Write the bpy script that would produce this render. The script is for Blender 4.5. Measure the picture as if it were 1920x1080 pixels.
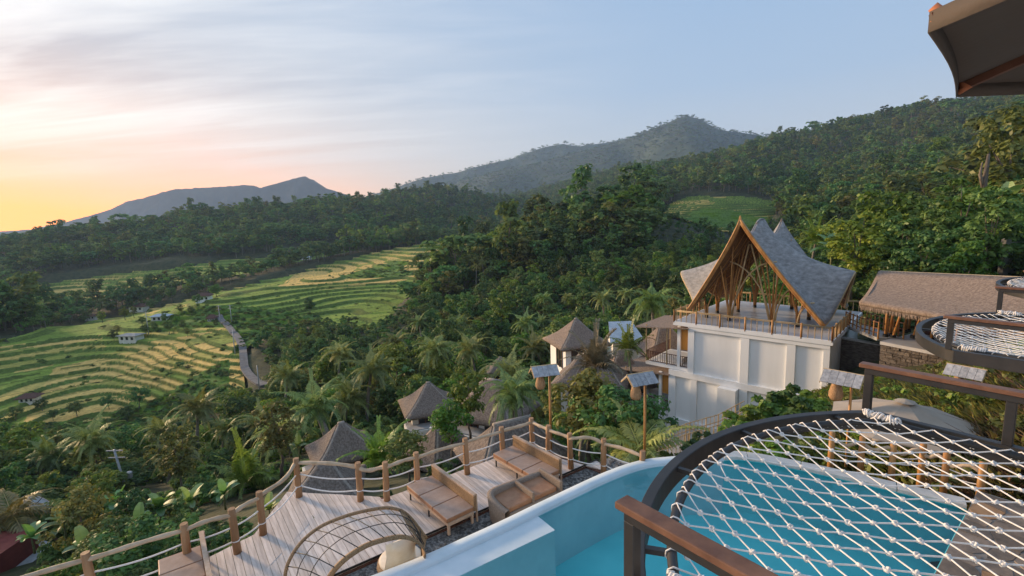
import bpy, math, random
import numpy as np
from mathutils import Vector, Matrix, noise as mnoise

# ------------------------------------------------------------------ camera, world, sun, exposure
for o in list(bpy.data.objects): bpy.data.objects.remove(o)
scene = bpy.context.scene
col = scene.collection
FPX, PITCH, ROLL = 922.0, math.radians(8.3), math.radians(1.8)
cosP, sinP, cosR, sinR = math.cos(PITCH), math.sin(PITCH), math.cos(ROLL), math.sin(ROLL)
Fv = Vector((0, cosP, -sinP)); Uv = Vector((0, sinP, cosP)); Xv = Vector((1, 0, 0))
cam_d = bpy.data.cameras.new('camera'); cam = bpy.data.objects.new('camera', cam_d); col.objects.link(cam)
xc = Xv*cosR - Uv*sinR; yc = Xv*sinR + Uv*cosR
cam.matrix_world = Matrix(((xc.x, yc.x, -Fv.x, 0), (xc.y, yc.y, -Fv.y, 0), (xc.z, yc.z, -Fv.z, 0), (0, 0, 0, 1)))
cam_d.sensor_width = 36.0; cam_d.lens = 36.0*FPX/1920.0; cam_d.clip_start = 0.05; cam_d.clip_end = 60000
scene.camera = cam

SUN_AZ, SUN_EL = math.radians(-58.0), math.radians(11.5)     # azimuth from +Y towards +X
sun_dir = Vector((math.sin(SUN_AZ)*math.cos(SUN_EL), math.cos(SUN_AZ)*math.cos(SUN_EL), math.sin(SUN_EL)))
sl = bpy.data.lights.new('sun', 'SUN'); sl.energy = 5.0; sl.angle = math.radians(7.0); sl.color = (1.0, 0.70, 0.42)
so = bpy.data.objects.new('sun', sl); col.objects.link(so)
so.rotation_euler = (-sun_dir).to_track_quat('-Z', 'Y').to_euler()

world = bpy.data.worlds.new('World'); scene.world = world; world.use_nodes = True
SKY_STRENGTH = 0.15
def build_world():
    nt = world.node_tree; nt.nodes.clear(); N = nt.nodes.new; L = nt.links.new
    out = N('ShaderNodeOutputWorld'); bg = N('ShaderNodeBackground'); L(bg.outputs[0], out.inputs[0])
    sky = N('ShaderNodeTexSky'); sky.sky_type = 'NISHITA'; sky.sun_disc = False
    sky.sun_elevation = SUN_EL; sky.sun_rotation = SUN_AZ; sky.altitude = 400
    sky.air_density = 1.0; sky.dust_density = 1.0; sky.ozone_density = 2.0
    tc = N('ShaderNodeTexCoord'); sep = N('ShaderNodeSeparateXYZ'); L(tc.outputs['Generated'], sep.inputs[0])
    def math_(op, a, b=None, c=None):
        n = N('ShaderNodeMath'); n.operation = op
        for i, v in enumerate((a, b, c)):
            if v is None: continue
            if isinstance(v, (int, float)): n.inputs[i].default_value = v
            else: L(v, n.inputs[i])
        return n.outputs[0]
    def mixc(f, a, b, blend='MIX'):
        n = N('ShaderNodeMixRGB'); n.blend_type = blend
        for i, v in enumerate((f, a, b)):
            if isinstance(v, (int, float)): n.inputs[i].default_value = v
            elif isinstance(v, tuple): n.inputs[i].default_value = (*v, 1)
            else: L(v, n.inputs[i])
        return n.outputs[0]
    def clamp(a):
        n = N('ShaderNodeClamp'); L(a, n.inputs[0]); return n.outputs[0]
    z = math_('MAXIMUM', sep.outputs[2], 0.0)
    gam = N('ShaderNodeGamma'); L(sky.outputs[0], gam.inputs[0]); gam.inputs[1].default_value = 0.5
    # evening veil: pale near the horizon, blue above, cream and orange round the sun
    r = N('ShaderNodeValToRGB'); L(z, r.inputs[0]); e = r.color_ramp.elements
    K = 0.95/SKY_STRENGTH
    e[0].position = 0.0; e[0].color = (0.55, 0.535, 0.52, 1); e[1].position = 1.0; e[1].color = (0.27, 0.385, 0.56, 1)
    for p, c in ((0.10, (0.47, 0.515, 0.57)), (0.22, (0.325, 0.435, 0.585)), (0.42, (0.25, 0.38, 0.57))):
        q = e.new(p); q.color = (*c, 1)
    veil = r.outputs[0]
    hd = N('ShaderNodeCombineXYZ'); L(sep.outputs[0], hd.inputs[0]); L(sep.outputs[1], hd.inputs[1])
    nm = N('ShaderNodeVectorMath'); nm.operation = 'NORMALIZE'; L(hd.outputs[0], nm.inputs[0])
    sd = N('ShaderNodeVectorMath'); sd.operation = 'DOT_PRODUCT'; L(nm.outputs[0], sd.inputs[0]); sd.inputs[1].default_value = (math.sin(SUN_AZ), math.cos(SUN_AZ), 0)
    dt = math_('MAXIMUM', sd.outputs['Value'], 0.0)
    ex = lambda k: math_('POWER', 2.718, math_('MULTIPLY', z, -1.0/k))
    cream = math_('MULTIPLY', math_('POWER', dt, 2.6), ex(0.22)); orange = math_('MULTIPLY', math_('POWER', dt, 6.0), ex(0.075))
    veil = mixc(clamp(cream), veil, (0.88, 0.71, 0.44)); veil = mixc(clamp(math_('MULTIPLY', orange, 1.9)), veil, (2.6, 0.68, 0.0))
    # thin high cloud sheet, projected on a level plane above; it lies over the west and thins out eastwards
    zz = math_('ADD', z, 0.10)
    cx = math_('DIVIDE', sep.outputs[0], zz); cy = math_('DIVIDE', sep.outputs[1], zz)
    cmb = N('ShaderNodeCombineXYZ'); L(cx, cmb.inputs[0]); L(cy, cmb.inputs[1])
    def cloud(scale, rot, str_, det, rough, k, off, loc):
        mp = N('ShaderNodeMapping'); L(cmb.outputs[0], mp.inputs[0]); mp.inputs['Rotation'].default_value = (0, 0, rot); mp.inputs['Scale'].default_value = (*str_, 1); mp.inputs['Location'].default_value = (*loc, 0)
        nz = N('ShaderNodeTexNoise'); L(mp.outputs[0], nz.inputs['Vector']); nz.inputs['Scale'].default_value = scale; nz.inputs['Detail'].default_value = det; nz.inputs['Roughness'].default_value = rough; nz.inputs['Distortion'].default_value = 0.5
        return clamp(math_('MULTIPLY_ADD', nz.outputs[0], k, off))
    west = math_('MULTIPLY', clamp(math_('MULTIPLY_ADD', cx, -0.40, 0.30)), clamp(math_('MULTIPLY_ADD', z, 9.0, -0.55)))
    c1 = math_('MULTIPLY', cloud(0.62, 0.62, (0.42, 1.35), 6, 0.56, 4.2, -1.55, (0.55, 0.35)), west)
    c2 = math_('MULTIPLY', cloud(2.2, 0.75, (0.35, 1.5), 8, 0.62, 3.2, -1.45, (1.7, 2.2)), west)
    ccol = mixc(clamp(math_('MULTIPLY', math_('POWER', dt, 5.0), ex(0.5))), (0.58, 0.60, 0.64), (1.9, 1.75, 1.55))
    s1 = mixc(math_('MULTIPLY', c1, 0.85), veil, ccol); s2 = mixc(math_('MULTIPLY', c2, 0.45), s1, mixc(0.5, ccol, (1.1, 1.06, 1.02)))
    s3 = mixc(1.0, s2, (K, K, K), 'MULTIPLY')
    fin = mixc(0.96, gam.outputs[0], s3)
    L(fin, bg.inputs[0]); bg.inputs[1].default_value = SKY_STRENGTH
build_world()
vs = scene.view_settings; vs.view_transform = 'Standard'; vs.look = 'None'; vs.exposure = 0.52; vs.gamma = 1.0; vs.use_curve_mapping = False
scene.cycles.use_denoising = True
scene.cycles.volume_bounces = 1; scene.cycles.max_bounces = 7; scene.cycles.transparent_max_bounces = 8
scene.cycles.volume_step_rate = 4.0
scene.cycles.sample_clamp_indirect = 6.0

# ------------------------------------------------------------------ helpers
rng = np.random.default_rng(7); random.seed(7)
def ray(x, y):
    u, v = x-960.0, y-540.0
    a = u*cosR - v*sinR; b = u*sinR + v*cosR
    return (a, FPX*cosP - b*sinP, -FPX*sinP - b*cosP)
def gp(x, y, z):                 # sight line through photo point (x, y) met with the level z
    r = ray(x, y); t = z/r[2]; return Vector((r[0]*t, r[1]*t, z))
def at(x, y, Y):                 # ... met with the distance Y
    r = ray(x, y); t = Y/r[1]; return Vector((r[0]*t, Y, r[2]*t))
def projn(X, Y, Z):              # numpy projection to photo coordinates
    d = Y*cosP - Z*sinP; up = Y*sinP + Z*cosP
    a = X/d*FPX; b = -up/d*FPX
    return 960 + a*cosR + b*sinR, 540 - a*sinR + b*cosR

def tag(o, label=None, cat=None, group=None, kind=None):
    if label: o['label'] = label
    if cat: o['category'] = cat
    if group: o['group'] = group
    if kind: o['kind'] = kind
    return o
def empty(name, loc=(0, 0, 0), rz=0.0):
    o = bpy.data.objects.new(name, None); col.objects.link(o); o.location = loc; o.rotation_euler = (0, 0, rz); return o
def link(name, me, parent=None, keep_world=True, loc=None, rot=None, scale=None):
    o = bpy.data.objects.new(name, me); col.objects.link(o)
    if parent is not None:
        o.parent = parent
        if keep_world and parent.parent is None:
            o.matrix_parent_inverse = Matrix.LocRotScale(parent.location, parent.rotation_euler, parent.scale).inverted()
    if loc is not None: o.location = loc
    if rot is not None: o.rotation_euler = rot
    if scale is not None: o.scale = scale
    return o
def np_mesh(name, V, Fq, mat=None, smooth=False, tint=None):
    """fast mesh from numpy arrays; Fq is (M,3) or (M,4)"""
    V = np.asarray(V, dtype=np.float32); Fq = np.asarray(Fq, dtype=np.int32)
    me = bpy.data.meshes.new(name); k = Fq.shape[1]
    me.vertices.add(len(V)); me.vertices.foreach_set('co', V.ravel())
    me.loops.add(Fq.size); me.loops.foreach_set('vertex_index', Fq.ravel())
    me.polygons.add(len(Fq)); me.polygons.foreach_set('loop_start', np.arange(0, Fq.size, k, dtype=np.int32))
    if smooth: me.polygons.foreach_set('use_smooth', np.ones(len(Fq), dtype=bool))
    if tint is not None:
        a = me.attributes.new('tint', 'FLOAT', 'FACE'); a.data.foreach_set('value', np.asarray(tint, dtype=np.float32))
    me.update(calc_edges=True)
    if mat: me.materials.append(mat)
    return me
class MB:
    """collects shapes for one mesh"""
    def __init__(s): s.v = []; s.f = []
    def add(s, vs_, fs):
        o = len(s.v); s.v += [tuple(p) for p in vs_]; s.f += [tuple(i+o for i in f) for f in fs]; return s
    def box(s, c, d, M=None):
        x, y, z = d[0]/2, d[1]/2, d[2]/2
        P = [Vector((sx*x, sy*y, sz*z)) for sx in (-1, 1) for sy in (-1, 1) for sz in (-1, 1)]
        if M is not None: P = [M @ p for p in P]
        c = Vector(c)
        return s.add([p+c for p in P], [(0, 1, 3, 2), (4, 6, 7, 5), (0, 4, 5, 1), (2, 3, 7, 6), (0, 2, 6, 4), (1, 5, 7, 3)])
    def beam(s, a, b, w, h, up=(0, 0, 1)):      # box from a to b
        a, b = Vector(a), Vector(b); d = (b-a); L = d.length
        if L < 1e-6: return s
        d /= L; u = Vector(up); side = d.cross(u)
        if side.length < 1e-4: side = d.cross(Vector((1, 0, 0)))
        side.normalize(); u = side.cross(d).normalized()
        M = Matrix((side, d, u)).transposed()
        return s.box((a+b)/2, (w, L, h), M)
    def tube(s, pts, r, n=8, cap=True):
        pts = [Vector(p) for p in pts]; m = len(pts); rs = r if hasattr(r, '__len__') else [r]*m
        V = []; ref = None
        for i in range(m):
            t = (pts[min(i+1, m-1)] - pts[max(i-1, 0)])
            if t.length < 1e-9: t = Vector((0, 0, 1))
            t.normalize()
            if ref is None:
                ref = t.cross(Vector((0, 0, 1)))
                if ref.length < 1e-3: ref = t.cross(Vector((1, 0, 0)))
            ref = (ref - t*ref.dot(t))
            if ref.length < 1e-4: ref = t.cross(Vector((0.3, 1, 0.2)))
            ref.normalize(); bn = t.cross(ref)
            for k in range(n):
                a = 2*math.pi*k/n; V.append(pts[i] + (ref*math.cos(a) + bn*math.sin(a))*rs[i])
        Fs = [(i*n+k, i*n+(k+1) % n, (i+1)*n+(k+1) % n, (i+1)*n+k) for i in range(m-1) for k in range(n)]
        if cap: Fs += [tuple(range(n-1, -1, -1)), tuple((m-1)*n+k for k in range(n))]
        return s.add(V, Fs)
    def prism(s, poly, z0, z1):
        n = len(poly); A = [(p[0], p[1], z0) for p in poly]; B = [(p[0], p[1], z1) for p in poly]
        # orientation
        ar = sum(poly[i][0]*poly[(i+1) % n][1] - poly[(i+1) % n][0]*poly[i][1] for i in range(n))
        if ar < 0: A.reverse(); B.reverse()
        return s.add(A+B, [tuple(range(n-1, -1, -1)), tuple(range(n, 2*n))] + [(i, (i+1) % n, n+(i+1) % n, n+i) for i in range(n)])
    def lathe(s, prof, c=(0, 0, 0), n=12):      # prof: (r, z)
        V = []; m = len(prof)
        for r, z in prof:
            for k in range(n): a = 2*math.pi*k/n; V.append((c[0]+r*math.cos(a), c[1]+r*math.sin(a), c[2]+z))
        return s.add(V, [(i*n+k, i*n+(k+1) % n, (i+1)*n+(k+1) % n, (i+1)*n+k) for i in range(m-1) for k in range(n)] + [tuple(range(n-1, -1, -1)), tuple((m-1)*n+k for k in range(n))])
    def grid(s, G):                             # G[i][j] points
        a, b = len(G), len(G[0])
        return s.add([p for row in G for p in row], [(i*b+j, (i+1)*b+j, (i+1)*b+j+1, i*b+j+1) for i in range(a-1) for j in range(b-1)])
    def mesh(s, name, mat, smooth=False):
        me = bpy.data.meshes.new(name); me.from_pydata([tuple(p) for p in s.v], [], s.f)
        if mat: me.materials.append(mat)
        if smooth: me.polygons.foreach_set('use_smooth', [True]*len(me.polygons))
        me.update(); return me
    def build(s, name, mat, parent=None, smooth=False): return link(name, s.mesh(name, mat, smooth), parent)
def solid(o, th, off=-1):
    m = o.modifiers.new('thickness', 'SOLIDIFY'); m.thickness = th; m.offset = off; return o
def bevel(o, w=0.006, seg=1):
    m = o.modifiers.new('bevel', 'BEVEL'); m.width = w; m.segments = seg; m.limit_method = 'ANGLE'; return o
def copy_tree(o, parent=None):
    c = o.copy(); col.objects.link(c); c.parent = parent
    for ch in list(o.children): copy_tree(ch, c)
    return c
def sm(a, b, t): t = min(1, max(0, (t-a)/(b-a))); return t*t*(3-2*t)

# ------------------------------------------------------------------ materials
def mat(name, c1, c2=None, scale=3.0, rough=0.7, bump=0.0, bscale=None, stretch=None, detail=5, metallic=0.0, objrand=0.0, spec=0.35, wave=None, lo=0.35, hi=0.65, coords='Object', bdist=0.02):
    m = bpy.data.materials.new(name); m.use_nodes = True; nt = m.node_tree; N = nt.nodes.new; L = nt.links.new
    b = nt.nodes['Principled BSDF']; b.inputs['Roughness'].default_value = rough; b.inputs['Metallic'].default_value = metallic
    b.inputs['Specular IOR Level'].default_value = spec
    if c2 is None: c2 = c1
    tc = N('ShaderNodeTexCoord'); mp = N('ShaderNodeMapping'); L(tc.outputs[coords], mp.inputs[0])
    if stretch: mp.inputs['Scale'].default_value = stretch
    n = N('ShaderNodeTexNoise'); L(mp.outputs[0], n.inputs['Vector']); n.inputs['Scale'].default_value = scale; n.inputs['Detail'].default_value = detail; n.inputs['Roughness'].default_value = 0.62
    r = N('ShaderNodeValToRGB'); L(n.outputs[0], r.inputs[0])
    r.color_ramp.elements[0].position = lo; r.color_ramp.elements[1].position = hi
    r.color_ramp.elements[0].color = (*c1, 1); r.color_ramp.elements[1].color = (*c2, 1)
    out = r.outputs[0]
    if objrand:
        oi = N('ShaderNodeObjectInfo'); hs = N('ShaderNodeHueSaturation'); L(out, hs.inputs['Color'])
        ma = N('ShaderNodeMath'); ma.operation = 'MULTIPLY_ADD'; L(oi.outputs['Random'], ma.inputs[0]); ma.inputs[1].default_value = 2*objrand; ma.inputs[2].default_value = 1-objrand
        L(ma.outputs[0], hs.inputs['Value']); out = hs.outputs[0]
    L(out, b.inputs['Base Color'])
    if bump:
        n2 = N('ShaderNodeTexNoise'); L(mp.outputs[0], n2.inputs['Vector']); n2.inputs['Scale'].default_value = bscale or scale*4; n2.inputs['Detail'].default_value = 4
        bp = N('ShaderNodeBump'); bp.inputs['Strength'].default_value = bump; bp.inputs['Distance'].default_value = bdist
        L(n2.outputs[0], bp.inputs['Height']); L(bp.outputs[0], b.inputs['Normal'])
    return m
def leafmat(name, ca, cb, var=0.25, trans=0.35, gloss=0.025):
    """foliage: colour runs from ca to cb with the face's own tint and the plant's own tone"""
    m = bpy.data.materials.new(name); m.use_nodes = True; nt = m.node_tree; nt.nodes.clear(); N = nt.nodes.new; L = nt.links.new
    out = N('ShaderNodeOutputMaterial'); at_ = N('ShaderNodeAttribute'); at_.attribute_name = 'tint'
    r = N('ShaderNodeValToRGB'); L(at_.outputs['Fac'], r.inputs[0]); r.color_ramp.elements[0].color = (*ca, 1); r.color_ramp.elements[1].color = (*cb, 1)
    oi = N('ShaderNodeObjectInfo'); hs = N('ShaderNodeHueSaturation'); L(r.outputs[0], hs.inputs['Color'])
    def mad(a, k, c):
        n = N('ShaderNodeMath'); n.operation = 'MULTIPLY_ADD'; L(a, n.inputs[0]); n.inputs[1].default_value = k; n.inputs[2].default_value = c; return n.outputs[0]
    L(mad(oi.outputs['Random'], 2*var, 1-var), hs.inputs['Value'])
    fr = N('ShaderNodeMath'); fr.operation = 'FRACT'; L(mad(oi.outputs['Random'], 7.31, 0.0), fr.inputs[0])
    L(mad(fr.outputs[0], 0.07, 0.465), hs.inputs['Hue'])
    d = N('ShaderNodeBsdfDiffuse'); t = N('ShaderNodeBsdfTranslucent'); L(hs.outputs[0], d.inputs[0]); L(hs.outputs[0], t.inputs[0])
    mx = N('ShaderNodeMixShader'); mx.inputs[0].default_value = trans; L(d.outputs[0], mx.inputs[1]); L(t.outputs[0], mx.inputs[2])
    g = N('ShaderNodeBsdfGlossy'); g.inputs['Roughness'].default_value = 0.5; g.inputs[0].default_value = (1, 1, 1, 1)
    mg = N('ShaderNodeMixShader'); mg.inputs[0].default_value = gloss; L(mx.outputs[0], mg.inputs[1]); L(g.outputs[0], mg.inputs[2])
    L(mg.outputs[0], out.inputs[0]); return m
M = {}
M['deck'] = mat('deck_planks', (0.43, 0.36, 0.315), (0.70, 0.61, 0.55), 2.4, 0.75, 0.5, 9, (0.5, 5, 5), detail=8, objrand=0.15, lo=0.3, hi=0.62, bdist=0.01)
M['post'] = mat('brown_round_post', (0.30, 0.155, 0.07), (0.43, 0.25, 0.13), 6, 0.6, 0.25, 20, (1, 1, 0.2), objrand=0.12)
M['railwood'] = mat('peeled_rail_wood', (0.42, 0.31, 0.20), (0.56, 0.43, 0.30), 4, 0.6, 0.2, 20, objrand=0.08)
M['rope'] = mat('white_rope', (0.74, 0.71, 0.67), (0.84, 0.81, 0.78), 30, 0.85, 0.6, 120, bdist=0.004)
M['steel'] = mat('dark_steel', (0.018, 0.018, 0.019), (0.034, 0.03, 0.028), 5, 0.48, 0.1, 60, spec=0.5, bdist=0.003)
M['handrail'] = mat('stained_handrail', (0.10, 0.045, 0.028), (0.26, 0.13, 0.075), 5, 0.5, 0.35, 16, (1, 1, 1), lo=0.3, hi=0.75, bdist=0.006)
M['white'] = mat('white_render', (0.80, 0.80, 0.78), (0.90, 0.90, 0.885), 0.9, 0.85, 0.12, 30, (1, 1, 0.16), lo=0.25, hi=0.55, detail=9, bdist=0.008)
M['cream'] = mat('villa_render', (0.66, 0.62, 0.55), (0.78, 0.75, 0.69), 0.9, 0.85, 0.1, 20)
M['concrete'] = mat('grey_concrete', (0.27, 0.265, 0.255), (0.40, 0.39, 0.375), 1.5, 0.85, 0.3, 12)
M['floor'] = mat('polished_floor', (0.44, 0.45, 0.47), (0.54, 0.54, 0.55), 0.8, 0.35, 0.0)
M['rim'] = mat('pool_rim', (0.52, 0.62, 0.67), (0.64, 0.71, 0.75), 1.2, 0.5, 0.05, 20)
M['pooltile'] = mat('pool_lining', (0.13, 0.66, 0.70), (0.20, 0.74, 0.77), 0.9, 0.5)
M['coping'] = mat('stone_coping', (0.52, 0.50, 0.47), (0.66, 0.64, 0.60), 3, 0.75, 0.2)
M['gravel'] = mat('dark_pebbles', (0.07, 0.07, 0.07), (0.24, 0.235, 0.225), 20, 0.85, 1.0, 26, objrand=0.4, bdist=0.05)
M['bamboo'] = mat('bamboo_poles', (0.36, 0.155, 0.045), (0.55, 0.29, 0.10), 3, 0.45, 0.1, 20, (1, 1, 0.3), objrand=0.15)
M['bamboopale'] = mat('pale_bamboo', (0.42, 0.29, 0.14), (0.56, 0.41, 0.22), 3, 0.5, 0.1, 20, objrand=0.15)
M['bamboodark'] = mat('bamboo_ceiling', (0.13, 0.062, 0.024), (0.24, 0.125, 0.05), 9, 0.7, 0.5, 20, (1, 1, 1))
M['thatch'] = mat('alang_thatch', (0.135, 0.105, 0.085), (0.29, 0.235, 0.195), 10, 0.95, 1.0, 34, (1, 1, 0.35), bdist=0.06)
M['thatch2'] = mat('brown_thatch', (0.17, 0.125, 0.098), (0.33, 0.26, 0.21), 9, 0.95, 1.0, 30, (1, 1, 0.35), bdist=0.06)
M['ridgecap'] = mat('thatch_ridge', (0.24, 0.2, 0.165), (0.36, 0.31, 0.26), 9, 0.95, 0.8, 30)
M['shingle'] = mat('grey_shingle', (0.15, 0.145, 0.14), (0.43, 0.42, 0.415), 2.2, 0.8, 0.9, 11, (1, 1, 2.2), detail=11, lo=0.25, hi=0.80, bdist=0.06)
M['shinglepale'] = mat('pale_lamp_shingle', (0.24, 0.25, 0.27), (0.42, 0.425, 0.44), 9, 0.75, 0.4, 30, objrand=0.12)
M['basket'] = mat('woven_basket', (0.30, 0.165, 0.075), (0.50, 0.31, 0.17), 30, 0.75, 0.8, 70, (1, 1, 0.4))
M['rattan'] = mat('rattan_weave', (0.20, 0.115, 0.055), (0.38, 0.25, 0.14), 40, 0.65, 0.6, 90)
M['wicker'] = mat('grey_wicker', (0.20, 0.15, 0.115), (0.32, 0.25, 0.195), 40, 0.7, 0.7, 90)
M['leather'] = mat('tan_leather', (0.34, 0.235, 0.18), (0.42, 0.30, 0.235), 5, 0.42, 0.1, 40)
M['leatheredge'] = mat('brown_leather_edge', (0.30, 0.145, 0.075), (0.38, 0.2, 0.11), 6, 0.5, 0.1, 40)
M['dayframe'] = mat('daybed_frame', (0.42, 0.29, 0.20), (0.54, 0.40, 0.30), 8, 0.55, 0.2)
M['black'] = mat('black_metal', (0.02, 0.02, 0.02), (0.035, 0.033, 0.03), 5, 0.5)
M['pillow'] = mat('cream_pillow', (0.74, 0.64, 0.50), (0.82, 0.74, 0.62), 6, 0.9, 0.3, 30)
M['canvas'] = mat('taupe_canvas', (0.085, 0.068, 0.056), (0.105, 0.085, 0.07), 1.2, 0.9, 0.2, 30)
M['canvastrim'] = mat('rust_trim', (0.40, 0.13, 0.06), (0.46, 0.17, 0.08), 4, 0.8)
M['beige'] = mat('beige_canvas', (0.33, 0.28, 0.225), (0.40, 0.345, 0.285), 1.0, 0.9, 0.1)
M['stonewall'] = mat('stacked_stone', (0.085, 0.07, 0.06), (0.22, 0.185, 0.155), 3.5, 0.9, 1.0, 9, (1, 1, 3), bdist=0.1, objrand=0.3)
M['flag'] = mat('flagstone', (0.14, 0.12, 0.105), (0.28, 0.22, 0.175), 2.5, 0.8, 0.5, 10, objrand=0.3, bdist=0.015)
M['flagorange'] = mat('ochre_flagstone', (0.27, 0.15, 0.075), (0.36, 0.22, 0.12), 2.5, 0.8, 0.5, 10, objrand=0.25)
M['joint'] = mat('mortar_joint', (0.20, 0.19, 0.18), (0.28, 0.265, 0.25), 4, 0.9)
M['tin'] = mat('pale_sheet_roof', (0.34, 0.40, 0.46), (0.48, 0.53, 0.58), 2, 0.5, metallic=0.2)
M['tile'] = mat('brown_tile_roof', (0.09, 0.045, 0.035), (0.16, 0.08, 0.06), 4, 0.85, 0.5, 10)
M['red'] = mat('red_wall', (0.16, 0.035, 0.028), (0.22, 0.05, 0.04), 2, 0.8)
M['grey'] = mat('galvanised', (0.32, 0.33, 0.34), (0.42, 0.43, 0.44), 4, 0.5, metallic=0.3)
M['darkglass'] = mat('dark_window', (0.015, 0.018, 0.02), (0.03, 0.033, 0.035), 2, 0.1, spec=0.6)
M['brownwood'] = mat('dark_red_timber', (0.085, 0.035, 0.022), (0.15, 0.065, 0.04), 6, 0.65, 0.2, 20, objrand=0.15)
M['orange'] = mat('orange_blind', (0.52, 0.22, 0.045), (0.62, 0.30, 0.07), 10, 0.8, 0.4, 30, (1, 1, 8))
M['yellow'] = mat('yellow_blind', (0.62, 0.33, 0.06), (0.72, 0.42, 0.09), 10, 0.8, 0.4, 30, (1, 1, 8))
M['linen'] = mat('white_linen', (0.72, 0.71, 0.69), (0.8, 0.79, 0.78), 4, 0.9)
M['bark'] = mat('tree_bark', (0.10, 0.08, 0.06), (0.22, 0.18, 0.14), 5, 0.9, 0.8, 14, (1, 1, 0.3), objrand=0.3)
M['palmbark'] = mat('palm_bark', (0.16, 0.14, 0.115), (0.29, 0.26, 0.22), 6, 0.9, 0.8, 12, (0.4, 0.4, 3), objrand=0.25)
M['leafA'] = leafmat('forest_leaves', (0.042, 0.095, 0.025), (0.17, 0.265, 0.06), 0.45)
M['leafB'] = leafmat('bright_leaves', (0.065, 0.13, 0.016), (0.25, 0.36, 0.045), 0.3)
M['leafC'] = leafmat('olive_leaves', (0.07, 0.095, 0.02), (0.25, 0.26, 0.055), 0.3)
M['palm'] = leafmat('palm_leaves', (0.085, 0.13, 0.024), (0.34, 0.39, 0.095), 0.3, 0.3, 0.05)
M['palmyellow'] = leafmat('yellowing_palm_leaves', (0.07, 0.085, 0.015), (0.30, 0.23, 0.035), 0.2, 0.35, 0.08)
M['palmdry'] = leafmat('dry_palm_leaves', (0.10, 0.08, 0.045), (0.28, 0.22, 0.13), 0.2, 0.2, 0.05)
M['banana'] = leafmat('banana_leaves', (0.06, 0.15, 0.03), (0.24, 0.39, 0.07), 0.25, 0.35, 0.1)
M['weed'] = leafmat('hillside_weeds', (0.055, 0.075, 0.018), (0.235, 0.225, 0.06), 0.35)
M['weeddry'] = leafmat('dry_weeds', (0.12, 0.085, 0.045), (0.34, 0.235, 0.125), 0.3, 0.25, 0.03)
# ------------------------------------------------------------------ terrain: control points per sight column, smooth spline between
CP = {
 -350: [(6,None,-11),(15,None,-15),(26,None,-19),(45,None,-27),(80,None,-37),(110,None,-40),(150,None,-37),(180,None,-36),(250,None,-46),(340,None,-42),(460,None,-26),(560,None,-18),(750,None,-50),(1500,None,-120),(9000,None,-260)],
 0: [(6,None,-10.5),(15,None,-14),(24,1075),(42,945),(68,868),(100,800),(112,762),(130,702),(150,652),(170,622),(250,612),(340,548),(460,490),(520,475),(750,None,-50),(1500,None,-120),(9000,None,-260)],
 200: [(6,None,-10),(15,None,-13.5),(27,1015),(50,910),(70,858),(105,795),(130,722),(150,662),(170,620),(235,612),(330,543),(400,514),(540,452),(570,447),(800,None,-40),(1500,None,-110),(9000,None,-260)],
 400: [(6,None,-9),(12,None,-10.4),(30,960),(60,865),(95,783),(112,732),(128,682),(155,622),(185,572),(215,551),(285,553),(350,507),(420,482),(640,414),(900,None,-20),(1800,None,-110),(9000,None,-260)],
 600: [(6,None,-8.6),(12,None,-9.8),(22,940),(42,858),(70,778),(110,703),(130,662),(155,622),(180,592),(215,551),(265,516),(350,512),(400,486),(480,471),(760,377),(1000,None,0),(2000,None,-80),(9000,None,-260)],
 800: [(6,None,-8.6),(14,None,-9.8),(28,880),(52,798),(80,728),(115,655),(140,613),(160,591),(195,561),(270,511),(350,476),(430,456),(520,443),(940,362),(1250,None,15),(2000,None,-50),(9000,None,-260)],
 1000: [(6,None,-8.6),(14,None,-9.6),(30,850),(50,768),(72,700),(95,658),(120,614),(150,566),(185,508),(225,458),(300,None,-32),(480,None,-28),(800,None,0),(1250,None,45),(1700,None,60),(3000,None,0),(9000,None,-260)],
 1200: [(6,None,-8.5),(14,None,-9.8),(22,890),(34,862),(46,815),(65,690),(95,606),(130,548),(170,482),(230,412),(262,388),(340,None,-6),(450,393),(700,352),(1000,322),(1500,None,130),(3000,None,0),(9000,None,-260)],
 1350: [(6,None,-8.4),(14,None,-9.4),(20,865),(28,845),(38,825),(70,655),(100,568),(150,506),(230,442),(290,426),(340,401),(420,374),(560,335),(800,290),(900,286),(1250,None,60),(3000,None,0),(9000,None,-260)],
 1500: [(6,None,-9.0),(14,None,-9.0),(22,805),(34,760),(45,690),(60,600),(90,520),(150,478),(230,443),(330,402),(420,372),(560,325),(900,252),(1300,None,90),(3000,None,0),(9000,None,-260)],
 1650: [(6,None,-9.0),(10,None,-8.8),(14,None,-8.2),(20,762),(28,715),(34,665),(45,590),(60,535),(90,487),(140,454),(230,404),(400,345),(600,278),(850,222),(1300,None,140),(3000,None,0),(9000,None,-260)],
 1800: [(6,None,-8.8),(10,None,-7.6),(14.5,800),(20,720),(28,668),(40,575),(50,520),(65,470),(100,430),(200,385),(350,328),(480,268),(680,207),(1000,None,150),(3000,None,0),(9000,None,-260)],
 1920: [(6,None,-8.4),(9,None,-7.4),(12.5,800),(17,700),(26,625),(38,545),(45,505),(60,450),(100,395),(200,335),(330,272),(520,210),(800,None,125),(3000,None,0),(9000,None,-260)],
 2250: [(6,None,-8),(9,None,-7),(15,None,-4.6),(25,None,-5),(45,None,-3),(100,None,8),(200,None,25),(330,None,55),(520,None,110),(800,None,140),(3000,None,0),(9000,None,-260)],
}
_c = []
for x, L_ in CP.items():
    k = (x-960.0)/FPX
    for e in L_:
        if e[1] is None: p = (k*e[0], e[0], e[2])
        else: p = tuple(at(x, e[1], e[0]))
        _c.append(p)
_c = np.array(_c)
def _lp(X, Y): return np.arctan2(X, Y)*2.4, np.log(np.hypot(X, Y))
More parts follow.
